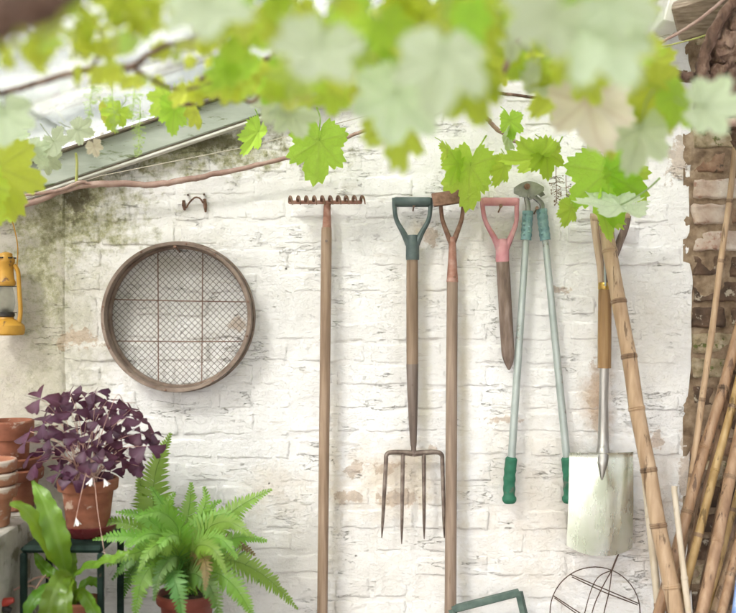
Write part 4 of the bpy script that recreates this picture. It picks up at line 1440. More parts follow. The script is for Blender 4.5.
sham = [shamrock_mesh(k, 0.029 + 0.006 * (k % 3)) for k in range(9)]
ro = random.Random(21)
spots = [(40, 398), (62, 396), (76, 402), (95, 394), (108, 400), (52, 412), (70, 414), (88, 412), (120, 410), (30, 430), (45, 432), (62, 430), (80, 428), (100, 424), (112, 428), (128, 418), (140, 432), (152, 432),
         (36, 452), (55, 446), (72, 446), (92, 440), (106, 446), (122, 442), (136, 448), (148, 446), (36, 462), (58, 472), (66, 468), (90, 458), (102, 462), (118, 456), (130, 460), (138, 468), (80, 474), (97, 472), (48, 458), (142, 418), (84, 420), (116, 436), (64, 456), (126, 432), (98, 408), (56, 402), (70, 392), (86, 398), (132, 408), (44, 420), (106, 414), (76, 438), (146, 440), (112, 450), (86, 450), (28, 442), (50, 440), (110, 470), (70, 480)]
for i, (px, py) in enumerate(spots):
    yy = oy + ro.uniform(-0.11, 0.10) * (1 if py > 410 else 0.7)
    q = P(px + ro.uniform(-2, 2), py + ro.uniform(-2, 2), yy)
    out_ = Vector(((px - 88) / 75, (yy - oy) / 0.12, 0))
    nrm = Vector((out_.x * 0.55 + ro.uniform(-0.45, 0.45), -0.62 + out_.y * 0.3 + ro.uniform(-0.5, 0.45), 0.95 + ro.uniform(-0.3, 0.3))).normalized()
    rot = nrm.to_track_quat('Z', 'Y').to_matrix().to_4x4() @ Matrix.Rotation(ro.uniform(0, 6.28), 4, 'Z')
    lf = inst('leaf', ro.choice(sham), ox_plant, Matrix.Translation(q) @ rot)
    base = Vector((ox + ro.uniform(-0.03, 0.03), oy + ro.uniform(-0.03, 0.03), zo + hp - 0.012))
    mb = MB()
    mid = base.lerp(q, 0.55) + Vector((0, 0, 0.03)) - Vector((out_.x, out_.y, 0)) * 0.012
    pts = spline([base, mid, q], 6)
    mb.tube(pts, interp([0.0013, 0.0010, 0.0007], len(pts)), 5, False)
    part('petiole', mb, M['petiole_pink'], ox_plant)
# drooping white flowers on long stalks
for (bx, by, px, py, dy) in ((86, 476, 92, 478, -0.10), (90, 476, 104, 479, -0.10), (88, 478, 76, 518, -0.13), (95, 478, 105, 556, -0.15), (116, 404, 135, 403, 0.02)):
    q = P(px, py, oy + dy)
    b = P(bx, by, oy - 0.07)
    mb = MB()
    pts = spline([Vector((ox, oy - 0.03, zo + hp - 0.01)), b + Vector((0, -0.02, 0.012)), b.lerp(q, 0.5) + Vector((0, -0.015, 0.004)), q], 6)
    mb.tube(pts, 0.0008, 5, False)
    part('flower_stalk', mb, M['petiole_pink'], ox_plant)
    mb = MB()
    ax = Matrix.Rotation(ro.uniform(-0.5, 0.5), 3, 'Y')
    vs, fs = [], []
    for k in range(5):
        a = 2 * PI * k / 5
        o = len(mb.v)
        e = Vector((math.cos(a), math.sin(a), 0))
        s = Vector((-math.sin(a), math.cos(a), 0))
        ring = [Vector((0, 0, 0.002)), e * 0.004 + s * 0.0035 - Vector((0, 0, 0.010)), e * 0.0095 + s * 0.003 - Vector((0, 0, 0.0185)), e * 0.0105 - Vector((0, 0, 0.019)), e * 0.0095 - s * 0.003 - Vector((0, 0, 0.0185)), e * 0.004 - s * 0.0035 - Vector((0, 0, 0.010))]
        mb.add([q + ax @ r for r in ring], [(0, 1, 2, 3, 4, 5)])
    part('flower', mb, M['white_petal'], ox_plant)

# ------------------------------------------------------------------ strap leaved fern in its own pot
hy = -0.36
hx = P(82, 600, hy).x
hz = ZB
hh = P(82, 599, hy).z - hz
terracotta_pot((hx, hy, hz), W(22, hy), hh, 0.026, 'small terracotta pot with strap leaved fern on the lower shelf', M['terracotta'], None, hh - 0.012, 0.68)
hart = thing('strap_leaved_fern', (hx, hy, hz + hh - 0.01), 'glossy strap leaved fern in front of the plant stand', 'fern')
hb = Vector((hx - 0.02, hy - 0.01, hz + hh - 0.012))
rs = random.Random(5)
for i, (pts, w, nrm, wav) in enumerate((
        ([(66, 590, 0), (62, 570, -0.03), (50, 549, -0.08), (36, 525, -0.12), (23, 509, -0.15), (10, 503, -0.17)], [1.5, 4, 8, 8.5, 6.5, 1], (0.45, -0.75, 0.5), 0.005),
        ([(68, 590, 0), (65, 568, -0.05), (59, 545, -0.09), (51, 520, -0.10), (43, 499, -0.09), (33, 481, -0.06)], [1.5, 6, 11.5, 11.5, 8.5, 1.2], (0.35, -0.85, 0.35), 0.006),
        ([(67, 590, 0), (62, 566, -0.02), (52, 540, -0.04), (42, 512, -0.04), (38, 492, -0.03)], [1.5, 4, 6.5, 6, 1], (0.6, -0.7, 0.3), 0.004),
        ([(72, 590, 0), (72, 574, -0.02), (73, 560, -0.03), (73, 545, -0.03)], [1.5, 4, 4, 0.6], (0.5, -0.8, 0.3), 0.003),
        ([(73, 590, 0), (74, 577, -0.03), (88, 567, -0.06), (106, 561, -0.09), (120, 556, -0.11), (130, 551, -0.12)], [1.5, 3.5, 5.5, 6, 5, 1], (0.1, -0.65, 0.75), 0.005),
        ([(68, 590, -0.02), (66, 578, -0.08), (60, 582, -0.14), (53, 598, -0.16), (48, 616, -0.16), (42, 645, -0.15)], [1.5, 6, 9.5, 10.5, 9.5, 2], (0.3, -0.9, 0.4), 0.006),
        ([(70, 590, -0.02), (70, 582, -0.09), (66, 594, -0.16), (66, 612, -0.18), (67, 640, -0.17)], [1.5, 5, 7, 7, 2], (-0.1, -0.95, 0.4), 0.004),
        ([(74, 592, -0.02), (80, 592, -0.07), (90, 604, -0.10), (97, 618, -0.11), (102, 635, -0.10)], [1.5, 5, 7, 6, 1], (-0.3, -0.85, 0.45), 0.004),
        ([(66, 590, 0), (58, 578, -0.01), (48, 571, 0.0), (40, 562, 0.02), (35, 552, 0.03)], [1.5, 4.5, 6, 5, 1], (0.3, -0.8, 0.5), 0.004),
        ([(66, 590, -0.01), (54, 588, -0.05), (40, 594, -0.09), (30, 606, -0.11), (24, 622, -0.11)], [1.5, 4.5, 6.5, 6, 1], (0.2, -0.8, 0.6), 0.004),
        ([(76, 592, 0.02), (84, 584, 0.03), (94, 582, 0.02), (101, 588, 0.01)], [1.5, 4, 5, 1], (0, -0.8, 0.6), 0.003))):
    pp = [P(a, b, hy + d) for a, b, d in pts]
    pp[0] = hb + Vector((rs.uniform(-0.012, 0.012), rs.uniform(-0.01, 0.01), 0))
    path = spline(pp, 8)
    mb, ve = ribbon(path, [W(q, hy) for q in interp(w, len(path))], Vector(nrm).normalized(), 0.22, wav, 5, 8, i)
    leaf_part('leaf', mb, ve, M['strap'], hart)
for i, pts in enumerate(([(8, 592), (22, 586), (36, 578), (46, 577), (52, 582)], [(2, 600), (14, 590), (30, 586), (42, 590)], [(46, 575), (40, 582), (36, 592), (44, 600)])):
    mb = MB()
    pp = spline([P(a, b, hy + 0.02 - 0.02 * i) for a, b in reversed(pts)] , 6)
    pp = spline([hb, pp[0]], 3)[:-1] + pp
    mb.tube(pp, interp([0.0022, 0.003, 0.002], len(pp)), 6, jit=0.2)
    part('dry_stem', mb, M['petiole_pink'], hart)

# red and black grip at the lower left corner
tk = thing('red_handled_tool', (P(2, 600, -0.42).x, -0.42, 0), 'red and black tool grip at the bottom left corner', 'tool')
mb = MB()
pp = spline([P(14, 600, -0.43), P(6, 602, -0.43), P(-4, 606, -0.42), P(-10, 616, -0.42)], 5)
mb.tube(pp, interp([0.006, 0.011, 0.012, 0.010], len(pp)), 12)
part('grip', mb, M['red_grip'], tk)
mb = MB()
pp = spline([P(11, 611, -0.43), P(4, 609, -0.43), P(-5, 613, -0.42), P(-10, 622, -0.42)], 5)
mb.tube(pp, interp([0.007, 0.011, 0.011, 0.010], len(pp)), 12)
part('grip', mb, M['black'], tk)
mb = MB()
e = P(-10, 615, -0.42)
mb.tube([e, Vector((e.x + 0.01, -0.40, 0.0))], 0.010, 12)
part('shaft', mb, M['ash_grey'], tk)

# ------------------------------------------------------------------ Boston fern
by_ = -0.27
bx_ = P(187, 600, by_).x
bz_ = P(187, 592, by_).z
stool = thing('wooden_stool', (bx_, by_, 0), 'low wooden stool under the sword fern pot', 'stool')
bh = 0.135
zt = bz_ - bh
mb = MB()
mb.bbox((bx_, by_, zt - 0.012), (0.26, 0.24, 0.022), 0.003)
part('seat', mb, M['old_board'], stool)
for a in (-0.10, 0.10):
    for b in (-0.09, 0.09):
        mb = MB()
        mb.tube([(bx_ + a, by_ + b, 0), (bx_ + a * 0.9, by_ + b * 0.9, zt - 0.022)], 0.014, 8)
        part('leg', mb, M['old_board'], stool)
terracotta_pot((bx_, by_, zt + 0.001), W(31, by_), bh, 0.028, 'brown red pot holding the big sword fern', M['red_pot'], None, bh - 0.012, 0.7)
bf = thing('sword_fern', (bx_, by_, bz_), 'big bright green sword fern with arching feathery fronds', 'fern')


def frond(pts, wmax, nrm, mat, seed, sp=0.0128):
    rr = random.Random(seed)
    path = spline(pts, 14)
    L = [0.0]
    for a, b in zip(path[:-1], path[1:]):
        L.append(L[-1] + (b - a).length)
    tot = L[-1]
    mb = MB()
    vein = []
    s = tot * 0.10
    arr = np.array([[*p] for p in path])

    def at(t):
        return Vector([float(np.interp(t, L, arr[:, k])) for k in range(3)])
    nrm = Vector(nrm).normalized()
    kk = 0
    while s < tot * 0.995:
        q = at(s)
        t = (at(min(tot, s + 0.01)) - at(max(0, s - 0.01))).normalized()
        f = s / tot
        w = wmax * min(1, 0.35 + f * 2.6) * (1 - max(0, (f - 0.35) / 0.66) ** 1.3) + 0.003
        side = t.cross(nrm).normalized()
        up = side.cross(t).normalized()
        for sg in (-1, 1):
            ln = w * rr.uniform(0.86, 1.1)
            hw = sp * 0.44 * (0.6 + 0.4 * min(1, ln / 0.03))
            swp = 0.22 + 0.35 * f + rr.uniform(-0.08, 0.08)
            droop = rr.uniform(-0.5, 0.15)
            dirv = (side * sg * math.cos(swp) + t * math.sin(swp)).normalized()
            cr = t
            n2 = up * droop
            b0 = len(mb.v)
            mb.add([q + cr * hw * 0.7, q - cr * hw * 0.9, q + dirv * ln * 0.38 + cr * hw * 1.0 + n2 * ln * 0.16, q + dirv * ln * 0.38 - cr * hw * 0.85 + n2 * ln * 0.12,
                    q + dirv * ln * 0.76 + cr * hw * 0.62 + n2 * ln * 0.55, q + dirv * ln * 0.76 - cr * hw * 0.45 + n2 * ln * 0.5, q + dirv * ln + n2 * ln * 0.95],
                   [(0, 1, 3, 2), (2, 3, 5, 4), (4, 5, 6)])
            vein += [0.6, 0.6, 0, 0, 0, 0, 0]
        s += sp * (1.0 - 0.40 * f) * rr.uniform(0.92, 1.08)
    n0 = len(mb.v)
    mb.tube(path, interp([0.0022, 0.0016, 0.0006], len(path)), 5, False)
    vein += [1.0] * (len(mb.v) - n0)
    return leaf_part('frond', mb, vein, mat, bf)


B0 = Vector((bx_, by_, bz_ - 0.01))
FR = [  # px path (x, y, depth offset), pinna length px, normal, dark
    ([(172, 570, 0), (155, 520, 0.05), (155, 475, 0.09), (171, 432, 0.12)], 22, (0.2, -1, 0.2), 0),
    ([(180, 565, 0.02), (150, 525, 0.09), (142, 492, 0.12), (138, 470, 0.14)], 17, (0.1, -1, 0.3), 0),
    ([(186, 560, 0.02), (187, 525, 0.07), (190, 500, 0.10), (191, 482, 0.12)], 17, (0, -1, 0.3), 0),
    ([(190, 565, 0), (212, 530, 0.05), (240, 506, 0.08), (272, 489, 0.09)], 17, (0, -0.9, 0.5), 0),
    ([(190, 570, 0), (215, 548, -0.02), (240, 537, 0.0), (268, 541, 0.02)], 16, (0, -0.7, 0.8), 0),
    ([(192, 575, -0.02), (225, 560, -0.05), (262, 574, -0.04), (298, 609, -0.01)], 16, (0, -0.6, 0.8), 0),
    ([(190, 578, -0.05), (214, 572, -0.12), (236, 588, -0.14), (256, 622, -0.12)], 15, (-0.1, -0.9, 0.5), 0),
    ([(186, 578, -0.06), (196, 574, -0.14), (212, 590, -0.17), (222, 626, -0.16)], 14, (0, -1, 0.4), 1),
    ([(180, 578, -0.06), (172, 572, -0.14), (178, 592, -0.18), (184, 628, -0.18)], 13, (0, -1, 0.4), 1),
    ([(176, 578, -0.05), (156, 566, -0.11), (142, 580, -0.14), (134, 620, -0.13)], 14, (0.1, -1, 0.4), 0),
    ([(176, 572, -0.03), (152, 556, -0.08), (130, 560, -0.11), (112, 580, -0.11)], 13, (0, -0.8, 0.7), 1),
    ([(176, 568, -0.02), (150, 545, -0.06), (124, 536, -0.08), (92, 540, -0.08)], 14, (0, -0.8, 0.6), 0),
    ([(178, 566, 0), (150, 535, -0.02), (118, 522, -0.03), (72, 526, -0.03)], 10, (0, -0.8, 0.6), 0),
    ([(184, 565, -0.02), (168, 540, -0.08), (148, 534, -0.14), (126, 548, -0.18)], 14, (0, -0.8, 0.6), 0),
    ([(186, 562, -0.03), (180, 538, -0.10), (166, 538, -0.17), (150, 560, -0.20)], 14, (0, -0.9, 0.5), 0),
    ([(190, 562, -0.03), (204, 540, -0.09), (222, 540, -0.14), (238, 560, -0.16)], 15, (0, -0.8, 0.6), 0),
    ([(188, 560, 0), (200, 528, 0.0), (222, 514, 0.0), (244, 524, -0.02)], 14, (0, -0.8, 0.6), 0),
    ([(182, 560, 0.01), (172, 525, 0.02), (168, 505, 0.0), (176, 492, -0.02)], 14, (0.1, -1, 0.4), 0),
    ([(186, 560, 0), (205, 520, 0.04), (212, 506, 0.05), (222, 500, 0.05)], 13, (0, -1, 0.4), 0),
    ([(180, 562, 0), (160, 530, 0.0), (140, 515, -0.02), (116, 512, -0.04)], 14, (0, -0.8, 0.6), 0),
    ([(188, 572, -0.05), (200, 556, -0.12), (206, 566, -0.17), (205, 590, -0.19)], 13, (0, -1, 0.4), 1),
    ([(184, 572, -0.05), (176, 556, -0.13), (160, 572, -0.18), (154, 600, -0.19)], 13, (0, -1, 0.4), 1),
    ([(184, 566, -0.04), (172, 545, -0.13), (152, 548, -0.20), (138, 572, -0.22)], 15, (0, -0.9, 0.5), 0),
    ([(190, 566, -0.04), (198, 546, -0.13), (214, 550, -0.20), (226, 574, -0.22)], 15, (0, -0.9, 0.5), 0),
    ([(186, 562, 0.0), (178, 528, -0.03), (160, 512, -0.08), (134, 518, -0.13)], 15, (0, -0.8, 0.6), 0),
    ([(190, 562, 0.0), (206, 530, -0.02), (230, 522, -0.06), (254, 538, -0.09)], 15, (0, -0.8, 0.6), 0),
    ([(184, 560, 0.0), (170, 518, 0.03), (158, 498, 0.03), (150, 486, 0.02)], 15, (0.1, -1, 0.4), 0),
    ([(188, 560, 0.0), (200, 520, 0.02), (206, 500, 0.02), (204, 486, 0.02)], 14, (0.0, -1, 0.4), 0),
    ([(178, 566, -0.02), (148, 552, -0.10), (126, 556, -0.15), (106, 566, -0.17)], 14, (0, -0.8, 0.6), 0),
    ([(194, 572, 0.04), (222, 556, 0.07), (244, 560, 0.08), (262, 584, 0.09)], 14, (0, -0.8, 0.6), 1),
    ([(178, 572, 0.04), (150, 560, 0.06), (132, 570, 0.07), (122, 600, 0.07)], 14, (0, -0.8, 0.6), 1),
    ([(188, 566, 0.05), (210, 545, 0.10), (232, 540, 0.13), (256, 556, 0.15)], 14, (0, -0.8, 0.6), 1),
    ([(182, 566, 0.05), (165, 545, 0.10), (150, 545, 0.13), (130, 556, 0.15)], 14, (0, -0.8, 0.6), 1),
]
for i, (pts, w, nrm, dk) in enumerate(FR):
    pp = [B0 + Vector((random.uniform(-0.03, 0.03), random.uniform(-0.02, 0.02), 0))] + [P(a, b, by_ + d) for a, b, d in pts]
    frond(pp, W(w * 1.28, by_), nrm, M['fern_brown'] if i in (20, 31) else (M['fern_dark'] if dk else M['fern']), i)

# ------------------------------------------------------------------ grape vine
vine_root = Vector((1.32, -0.22, 0))
vine = thing('grape_vine', vine_root, 'leafy grape vine trained under the glazed roof across the top', 'vine')


def stem(name, pts, r, mat, n=10, jit=0.12, k=8):
    sp = spline(pts, k)
    rad = interp(r, len(sp))
    for i, q in enumerate(sp[1:-1]):
        j = rad[i] * 0.2
        q += Vector((random.uniform(-j, j), random.uniform(-j, j), random.uniform(-j, j)))
    mb = MB()
    mb.tube(sp, rad, n, jit=jit)
    return part(name, mb, mat, vine, auto=60)


# old trunk at the right edge, rising from the ground outside the frame
stem('trunk', [vine_root, Vector((1.30, -0.20, 0.9)), P(775, 200, -0.22), P(750, 130, -0.24), P(722, 95, -0.26), P(722, 55, -0.28), P(742, 15, -0.3), P(760, -50, -0.3)], [0.05, 0.045, 0.042, 0.045, 0.05, 0.045, 0.035, 0.03], M['bark'], 20, 0.3)
stem('trunk_strand', [P(765, 150, -0.26), P(735, 112, -0.29), P(708, 92, -0.31), P(703, 62, -0.31), P(720, 20, -0.33), P(752, -20, -0.35)], [0.018, 0.022, 0.02, 0.016, 0.014, 0.012], M['bark'], 10, 0.25)
stem('branch', [P(722, 75, -0.29), P(690, 78, -0.3), P(655, 66, -0.4), P(600, 50, -0.6), P(520, 70, -0.8), P(440, 60, -0.9), P(360, 40, -0.95), P(270, 60, -1.0), P(220, 92, -1.0)], [0.02, 0.014, 0.011, 0.009, 0.009, 0.008, 0.008, 0.007, 0.006], M['bark'], 10)
stem('branch', [P(736, 122, -0.3), P(708, 125, -0.28), P(690, 122, -0.22)], [0.012, 0.009, 0.005], M['cane_bark'])
# out-of-focus old limb close to the lens, top left
stem('branch', [P(-160, 60, -2.05), P(-60, 36, -2.05), P(0, 14, -2.05), P(50, -6, -2.06), P(110, -60, -2.08)], [0.020, 0.021, 0.021, 0.019, 0.018], M['bark'], 12, 0.15)
# cane along the roof timber
stem('branch', [P(-40, 222, -0.09), P(20, 206, -0.085), P(75, 187, -0.08), P(110, 184, -0.075), P(150, 184.5, -0.07), P(185, 180, -0.07), P(215, 174, -0.07), P(262, 164, -0.075), P(300, 154, -0.08), P(340, 140, -0.09), P(366, 130, -0.1), P(420, 112, -0.14), P(470, 95, -0.2)], [0.0085, 0.0085, 0.0092, 0.0098, 0.0088, 0.0085, 0.0078, 0.0065, 0.0058, 0.0052, 0.0048, 0.0045, 0.0045], M['cane_bark'], 10)
stem('branch', [P(20, 196, -0.09), P(60, 190, -0.095), P(80, 182, -0.09), P(96, 186, -0.08)], [0.004, 0.005, 0.005, 0.003], M['cane_bark'])
stem('shoot', [P(76, 187, -0.085), P(77, 170, -0.095), P(76, 153, -0.11)], [0.0045, 0.004, 0.0035], M['shoot'], 8)
# middle-distance canes, slightly soft
stem('branch', [P(-30, 100, -1.21), P(10, 91, -1.21), P(42, 82, -1.21), P(75, 72, -1.21), P(108, 68, -1.22), P(133, 66, -1.22), P(150, 54, -1.24), P(168, 45, -1.26), P(186, 41, -1.28), P(230, 20, -1.36)], [0.0047, 0.0051, 0.0055, 0.0059, 0.0064, 0.0059, 0.0049, 0.0043, 0.0038, 0.0030], M['bark'], 10)
stem('branch', [P(131, 67, -1.22), P(150, 78, -1.20), P(170, 88, -1.16), P(190, 89, -1.11), P(206, 84, -1.06), P(222, 82, -1.06)], [0.0043, 0.0036, 0.0032, 0.0029, 0.0026, 0.0022], M['bark'])
stem('branch', [P(176, 104, -0.9), P(190, 104, -0.9), P(212, 97, -0.9), P(232, 96, -0.92), P(252, 102, -0.92), P(262, 92, -0.94), P(285, 80, -0.96), P(330, 70, -0.98)], [0.0035, 0.004, 0.004, 0.004, 0.0036, 0.0032, 0.003, 0.003], M['bark'])
stem('branch', [P(200, 80, -1.06), P(216, 66, -1.11), P(222, 50, -1.16), P(240, 30, -1.21)], [0.0034, 0.0034, 0.0034, 0.0026], M['bark'])
stem('branch', [P(92, 66, -1.22), P(104, 48, -1.24), P(100, 30, -1.26)], [0.0034, 0.0038, 0.0034], M['bark'])
stem('branch', [P(420, 123, -0.09), P(433, 116, -0.1), P(446, 110, -0.11), P(460, 108, -0.12)], [0.003, 0.0038, 0.0038, 0.003], M['cane_bark'], 8)
stem('branch', [P(470, 108, -0.12), P(486, 118, -0.1), P(498, 130, -0.09), P(516, 142, -0.09), P(530, 152, -0.09), P(550, 160, -0.1)], [0.005, 0.0062, 0.0065, 0.005, 0.004, 0.003], M['cane_bark'], 8)
stem('branch', [P(488, 92, -0.25), P(505, 94, -0.25), P(540, 98, -0.22), P(566, 100, -0.2), P(590, 90, -0.2)], [0.004, 0.0045, 0.004, 0.0035, 0.003], M['bark'], 8)
stem('branch', [P(560, 100, -0.2), P(574, 90, -0.2), P(580, 78, -0.22), P(586, 60, -0.25)], [0.003, 0.003, 0.0028, 0.002], M['cane_bark'], 8)
stem('branch', [P(494, 84, -1.1), P(506, 66, -1.1), P(512, 48, -1.1), P(530, 30, -1.15)], [0.006, 0.006, 0.005, 0.004], M['cane_bark'], 8)
stem('branch', [P(662, 42, -0.3), P(690, 26, -0.33), P(714, 8, -0.36), P(730, -6, -0.38)], [0.004, 0.0042, 0.004, 0.004], M['cane_bark'], 8)
stem('branch', [P(630, 72, -0.3), P(645, 60, -0.3), P(662, 42, -0.3)], [0.002, 0.003, 0.004], M['cane_bark'], 8)
stem('tendril', [P(660, 47, -0.25), P(690, 40, -0.22), P(722, 30, -0.22), P(740, 26, -0.22)], [0.002, 0.0022, 0.0022, 0.002], M['shoot'], 6)


def vine_leaf_mesh(seed, mat):
    rr = random.Random(seed)
    N = 120
    lobes = [(0, 1.0, 0.48), (R(52), 0.87, 0.40), (R(-52), 0.87, 0.40), (R(108), 0.74, 0.44), (R(-108), 0.74, 0.44)]
    lobes = [(a + rr.uniform(-0.08, 0.08), h * rr.uniform(0.93, 1.07), w) for a, h, w in lobes]
    cup = rr.uniform(-0.45, 0.45)
    ridge = rr.uniform(0.05, 0.11)
    tw = rr.uniform(-0.3, 0.3)
    mb = MB()
    vs = [Vector((0, 0, 0))]
    vein = [1.0]
    fr = [0.3, 0.62, 0.85, 1.0]
    for f in fr:
        for k in range(N):
            a = -PI + 2 * PI * (k + 0.5) / N
            r = 0.60
            dmin = 9
            for (la, h, w) in lobes:
                d = abs((a - la + PI) % (2 * PI) - PI)
                dmin = min(dmin, d)
                r = max(r, 0.52 + (h - 0.52) * max(0, 1 - (d / (w * 1.25)) ** 1.75))
            back = PI - abs(a)
            if back < 0.38:
                r *= 0.35 + 0.65 * back / 0.38
            if f > 0.8:
                r *= 1 + (0.065 if k % 4 == 0 else (0.0 if k % 4 in (1, 3) else -0.06)) * (f - 0.8) / 0.2 * (0.7 + 0.6 * rr.random())
            x, zq = math.sin(a) * r * f, -math.cos(a) * r * f
            rad = r * f
            y = -ridge * rad * (1 - min(1, dmin / 0.45)) * 0.0 + ridge * math.cos(min(PI, dmin / 0.5 * PI)) * rad * 0.8 * -1
            y += cup * rad * rad * 0.8 + tw * x * zq * 0.35 + 0.09 * mnoise.noise(Vector((x * 2.4, zq * 2.4, seed * 1.3))) + 0.22 * abs(x) * math.copysign(1, tw) * (0.4 + abs(tw))
            vs.append(Vector((x, y, zq)))
            vein.append(max(0.0, 1 - dmin / 0.10) * (1 - 0.4 * f))
    fs = [(0, 1 + (k + 1) % N, 1 + k) for k in range(N)]
    for q in range(len(fr) - 1):
        for k in range(N):
            a, b = 1 + q * N + k, 1 + q * N + (k + 1) % N
            fs.append((a, b, b + N, a + N))
    mb.add(vs, [f[::-1] for f in fs])
    n0 = len(mb.v)
    st_ = spline([Vector((0, 0, 0.0)), Vector((0.0, 0.10, 0.22)), Vector((0.05 + 0.1 * tw, 0.28, 0.55)), Vector((0.15 * tw, 0.55, 0.80))], 3)
    mb.tube(st_, interp([0.022, 0.018, 0.022], len(st_)), 5, False)
    vein += [1.0] * (len(mb.v) - n0)
    me = mb.mesh('leaf', mat, (0, 0, 0), True, None)
    set_vein(me, vein)
    return me


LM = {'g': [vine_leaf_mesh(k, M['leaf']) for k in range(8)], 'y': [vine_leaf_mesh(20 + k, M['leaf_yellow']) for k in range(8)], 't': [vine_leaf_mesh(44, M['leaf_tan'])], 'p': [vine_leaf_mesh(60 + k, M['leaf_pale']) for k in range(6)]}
rl = random.Random(77)
nleaf = 0


def vleaf(px, py, y, size_px, roll=0, pitch=0, yaw=0, kind='g', v=None):
    """px,py: where the stalk meets the blade; roll turns the tip in the picture (+ = towards the right), yaw 180 shows the pale underside"""
    global nleaf
    me = LM[kind][v % len(LM[kind])] if v is not None else rl.choice(LM[kind])
    s = W(size_px, y)
    rot = Euler((R(pitch), 0, 0)).to_matrix().to_4x4()
    m4 = Matrix.Translation(P(px, py, y)) @ Matrix.Rotation(R(-roll), 4, 'Y') @ Matrix.Rotation(R(yaw), 4, 'Z') @ rot @ Matrix.Scale(s, 4)
    nleaf += 1
    return inst('leaf', me, vine, m4)


# leaves near the wall (sharp), then softer, then the big pale ones near the lens
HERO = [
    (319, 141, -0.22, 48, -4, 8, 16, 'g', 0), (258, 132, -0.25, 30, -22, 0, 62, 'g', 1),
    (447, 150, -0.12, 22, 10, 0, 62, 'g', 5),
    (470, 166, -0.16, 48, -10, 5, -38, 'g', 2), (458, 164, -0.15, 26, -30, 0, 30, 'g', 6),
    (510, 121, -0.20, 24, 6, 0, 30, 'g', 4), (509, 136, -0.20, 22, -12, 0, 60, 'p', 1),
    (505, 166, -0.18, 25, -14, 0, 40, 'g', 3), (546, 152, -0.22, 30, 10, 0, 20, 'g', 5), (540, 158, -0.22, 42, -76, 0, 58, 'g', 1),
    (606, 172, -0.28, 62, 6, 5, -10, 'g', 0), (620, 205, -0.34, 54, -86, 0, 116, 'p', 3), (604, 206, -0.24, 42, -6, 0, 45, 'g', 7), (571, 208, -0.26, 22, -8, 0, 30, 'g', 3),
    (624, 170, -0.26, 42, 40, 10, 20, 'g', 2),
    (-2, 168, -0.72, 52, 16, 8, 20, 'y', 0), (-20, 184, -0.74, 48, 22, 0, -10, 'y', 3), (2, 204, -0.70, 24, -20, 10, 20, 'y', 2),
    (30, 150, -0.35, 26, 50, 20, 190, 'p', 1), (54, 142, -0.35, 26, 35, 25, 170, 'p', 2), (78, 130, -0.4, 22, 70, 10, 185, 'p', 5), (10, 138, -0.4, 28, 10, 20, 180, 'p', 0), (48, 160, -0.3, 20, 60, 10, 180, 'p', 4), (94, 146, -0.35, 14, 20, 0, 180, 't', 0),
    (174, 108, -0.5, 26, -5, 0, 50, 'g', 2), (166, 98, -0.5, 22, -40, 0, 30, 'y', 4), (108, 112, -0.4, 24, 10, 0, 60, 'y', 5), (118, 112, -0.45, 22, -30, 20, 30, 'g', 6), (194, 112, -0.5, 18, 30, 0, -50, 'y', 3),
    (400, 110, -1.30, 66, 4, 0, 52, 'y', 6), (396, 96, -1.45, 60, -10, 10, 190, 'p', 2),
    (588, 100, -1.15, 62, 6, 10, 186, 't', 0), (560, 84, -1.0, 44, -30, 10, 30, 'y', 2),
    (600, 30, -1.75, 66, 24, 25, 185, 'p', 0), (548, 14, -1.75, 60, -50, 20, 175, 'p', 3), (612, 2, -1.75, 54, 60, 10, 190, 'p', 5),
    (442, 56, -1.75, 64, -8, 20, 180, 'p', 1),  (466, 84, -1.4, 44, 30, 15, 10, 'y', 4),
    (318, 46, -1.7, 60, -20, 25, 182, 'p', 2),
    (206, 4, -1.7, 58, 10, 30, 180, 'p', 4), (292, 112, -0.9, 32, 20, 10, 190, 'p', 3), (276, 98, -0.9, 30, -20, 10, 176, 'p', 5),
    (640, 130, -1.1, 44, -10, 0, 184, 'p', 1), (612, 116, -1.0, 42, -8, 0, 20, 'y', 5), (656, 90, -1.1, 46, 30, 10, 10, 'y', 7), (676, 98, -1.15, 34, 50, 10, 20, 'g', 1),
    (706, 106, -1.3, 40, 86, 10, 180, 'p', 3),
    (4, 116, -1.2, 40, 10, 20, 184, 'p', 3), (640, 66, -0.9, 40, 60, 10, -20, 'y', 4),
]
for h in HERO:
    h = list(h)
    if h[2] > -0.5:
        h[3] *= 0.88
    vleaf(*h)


def low_edge(px):
    return float(np.interp(px, [-60, 0, 40, 90, 150, 200, 260, 330, 400, 470, 520, 560, 620, 660, 700, 740], [60, 70, 70, 76, 98, 100, 100, 112, 90, 98, 78, 88, 96, 62, 10, -20]))


CANE = [(-30, 100), (10, 91), (42, 82), (75, 72), (108, 68), (133, 66), (150, 54), (168, 45), (186, 41)]
CANE2 = [(133, 66), (150, 78), (170, 88), (190, 89), (206, 84)]


def near_cane(px, py, r=10):
    for line in (CANE, CANE2):
        for a, b in zip(line[:-1], line[1:]):
            for t in (0, 0.33, 0.66):
                if math.hypot(lerp(a[0], b[0], t) - px, lerp(a[1], b[1], t) - (py + 10)) < r:
                    return True
    return False


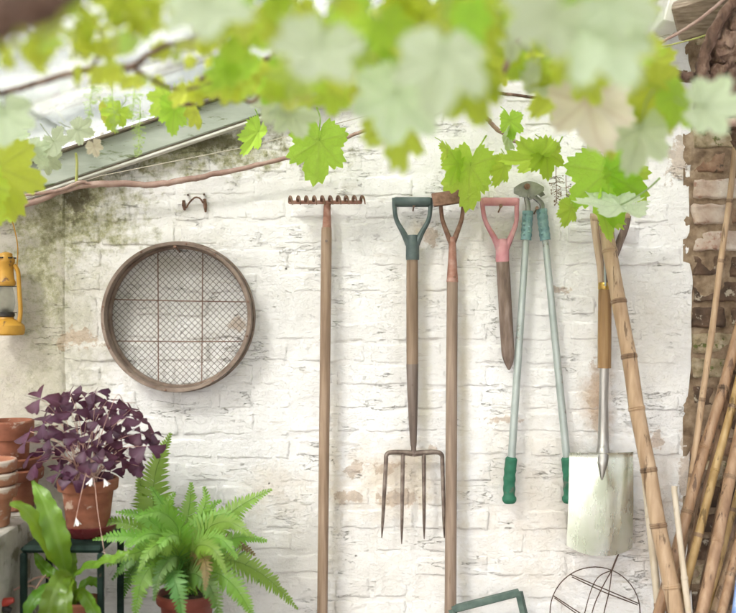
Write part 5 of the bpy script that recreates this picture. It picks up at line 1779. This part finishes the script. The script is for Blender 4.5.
nb = 0
tries = 0
extra = MB()
extra_v = []
while nb < 410 and tries < 9000:
    tries += 1
    px = rl.uniform(-50, 652)
    e = low_edge(px)
    py = e - 8 - (e + 50) * rl.random() ** 1.1
    k = (306.5 - py) / FPX - 0.338 * (px - 368) / FPX
    dmax = min(2.55, 0.56 / max(0.05, k))                 # stay under the glass
    if dmax < 1.0 or (px < 240 and rl.random() < 0.25):
        continue
    if near_cane(px, py):
        continue
    dmin = max(1.25 if px > 240 else min(1.34, dmax - 0.05), dmax - 1.1)
    y = lerp(dmin, dmax, rl.random() ** (0.75 if px > 230 else 0.9)) - DIST
    sz = rl.uniform(0.020, 0.056) * (0.50 if px < 200 else (0.75 if px < 260 else 1.0)) * FPX / (DIST + y)
    sz = min(sz, 33)
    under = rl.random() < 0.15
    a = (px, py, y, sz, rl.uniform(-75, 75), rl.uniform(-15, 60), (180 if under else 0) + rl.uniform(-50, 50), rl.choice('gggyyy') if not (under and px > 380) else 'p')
    if nleaf < 300:
        vleaf(*a)
    else:                                                   # leaves beyond the first three hundred: one joined part
        me = rl.choice(LM[a[7]])
        m4 = Matrix.Translation(P(px, py, y)) @ Matrix.Rotation(R(-a[4]), 4, 'Y') @ Matrix.Rotation(R(a[6]), 4, 'Z') @ Matrix.Rotation(R(a[5]), 4, 'X') @ Matrix.Scale(W(sz, y), 4)
        extra.add([m4 @ v.co for v in me.vertices], [tuple(p.vertices) for p in me.polygons])
        extra_v += [d.value for d in me.attributes['vein'].data]
    nb += 1
for _ in range(130):                                       # small sprays of leaves round the left-hand cane
    px, py = rl.uniform(-30, 270), rl.uniform(-10, 112)
    k = (306.5 - py) / FPX - 0.338 * (px - 368) / FPX
    dmax = min(2.3, 0.57 / max(0.05, k))
    if dmax < 1.0 or near_cane(px, py, 7) or py > 70 + 0.16 * px:
        continue
    y = max(1.0, dmax - rl.uniform(0.02, 0.22)) - DIST
    me = rl.choice(LM[rl.choice('gyy')])
    m4 = Matrix.Translation(P(px, py, y)) @ Matrix.Rotation(R(rl.uniform(-80, 80)), 4, 'Y') @ Matrix.Rotation(R(rl.uniform(-60, 60)), 4, 'Z') @ Matrix.Rotation(R(rl.uniform(-10, 60)), 4, 'X') @ Matrix.Scale(W(rl.uniform(9, 19), y), 4)
    extra.add([m4 @ v.co for v in me.vertices], [tuple(p.vertices) for p in me.polygons])
    extra_v += [d.value for d in me.attributes['vein'].data]
lm = leaf_part('leaf_mass', extra, extra_v, M['leaf_yellow'], vine)
lm['kind'] = 'stuff'


# blossom sprays
def spray(px, py, y, L, label_mat, n=70, seed=0, name='blossom_spray'):
    rr = random.Random(seed)
    top = P(px, py, y)
    mb = MB()
    end = top + Vector((rr.uniform(-0.01, 0.01), 0, -L))
    mb.tube([top + Vector((0, 0, 0.03)), top, end], [0.0012, 0.0012, 0.0008], 5)
    for k in range(n):
        t = rr.random() ** 1.2
        a = rr.uniform(0, 2 * PI)
        rad = (0.022 + 0.004 * rr.random()) * (1 - 0.75 * t)
        b = top.lerp(end, t)
        q = b + Vector((math.cos(a) * rad, math.sin(a) * rad, -rr.uniform(0, 0.008)))
        mb.tube([b, q], 0.0005, 3, False)
        s = rr.uniform(0.0012, 0.0022)
        mb.add([q + Vector(d) * s for d in ((1, 0, 0), (-1, 0, 0), (0, 1, 0), (0, -1, 0), (0, 0, 1), (0, 0, -1))],
               [(0, 2, 4), (2, 1, 4), (1, 3, 4), (3, 0, 4), (2, 0, 5), (1, 2, 5), (3, 1, 5), (0, 3, 5)])
    return part(name, mb, label_mat, vine)


spray(92, 86, -0.55, 0.075, M['blossom'], 80, 1)
spray(112, 96, -0.5, 0.085, M['blossom'], 90, 2)
spray(140, 112, -0.45, 0.11, M['blossom'], 110, 3)
spray(134, 92, -0.5, 0.06, M['blossom'], 60, 4)
spray(556, 176, -0.16, 0.075, M['dry_stalk'], 80, 5)
spray(566, 186, -0.14, 0.06, M['dry_stalk'], 60, 6)

# training wire under the timber
mb = MB()
mb.tube([P(-60, 226, -0.07), P(100, 176, -0.07), P(250, 146, -0.07), P(420, 102, -0.08), P(760, 10, -0.1)], 0.0013, 6)
solo('training_wire', mb, M['string'], 'pale training wire stretched just above the vine cane', 'wire')
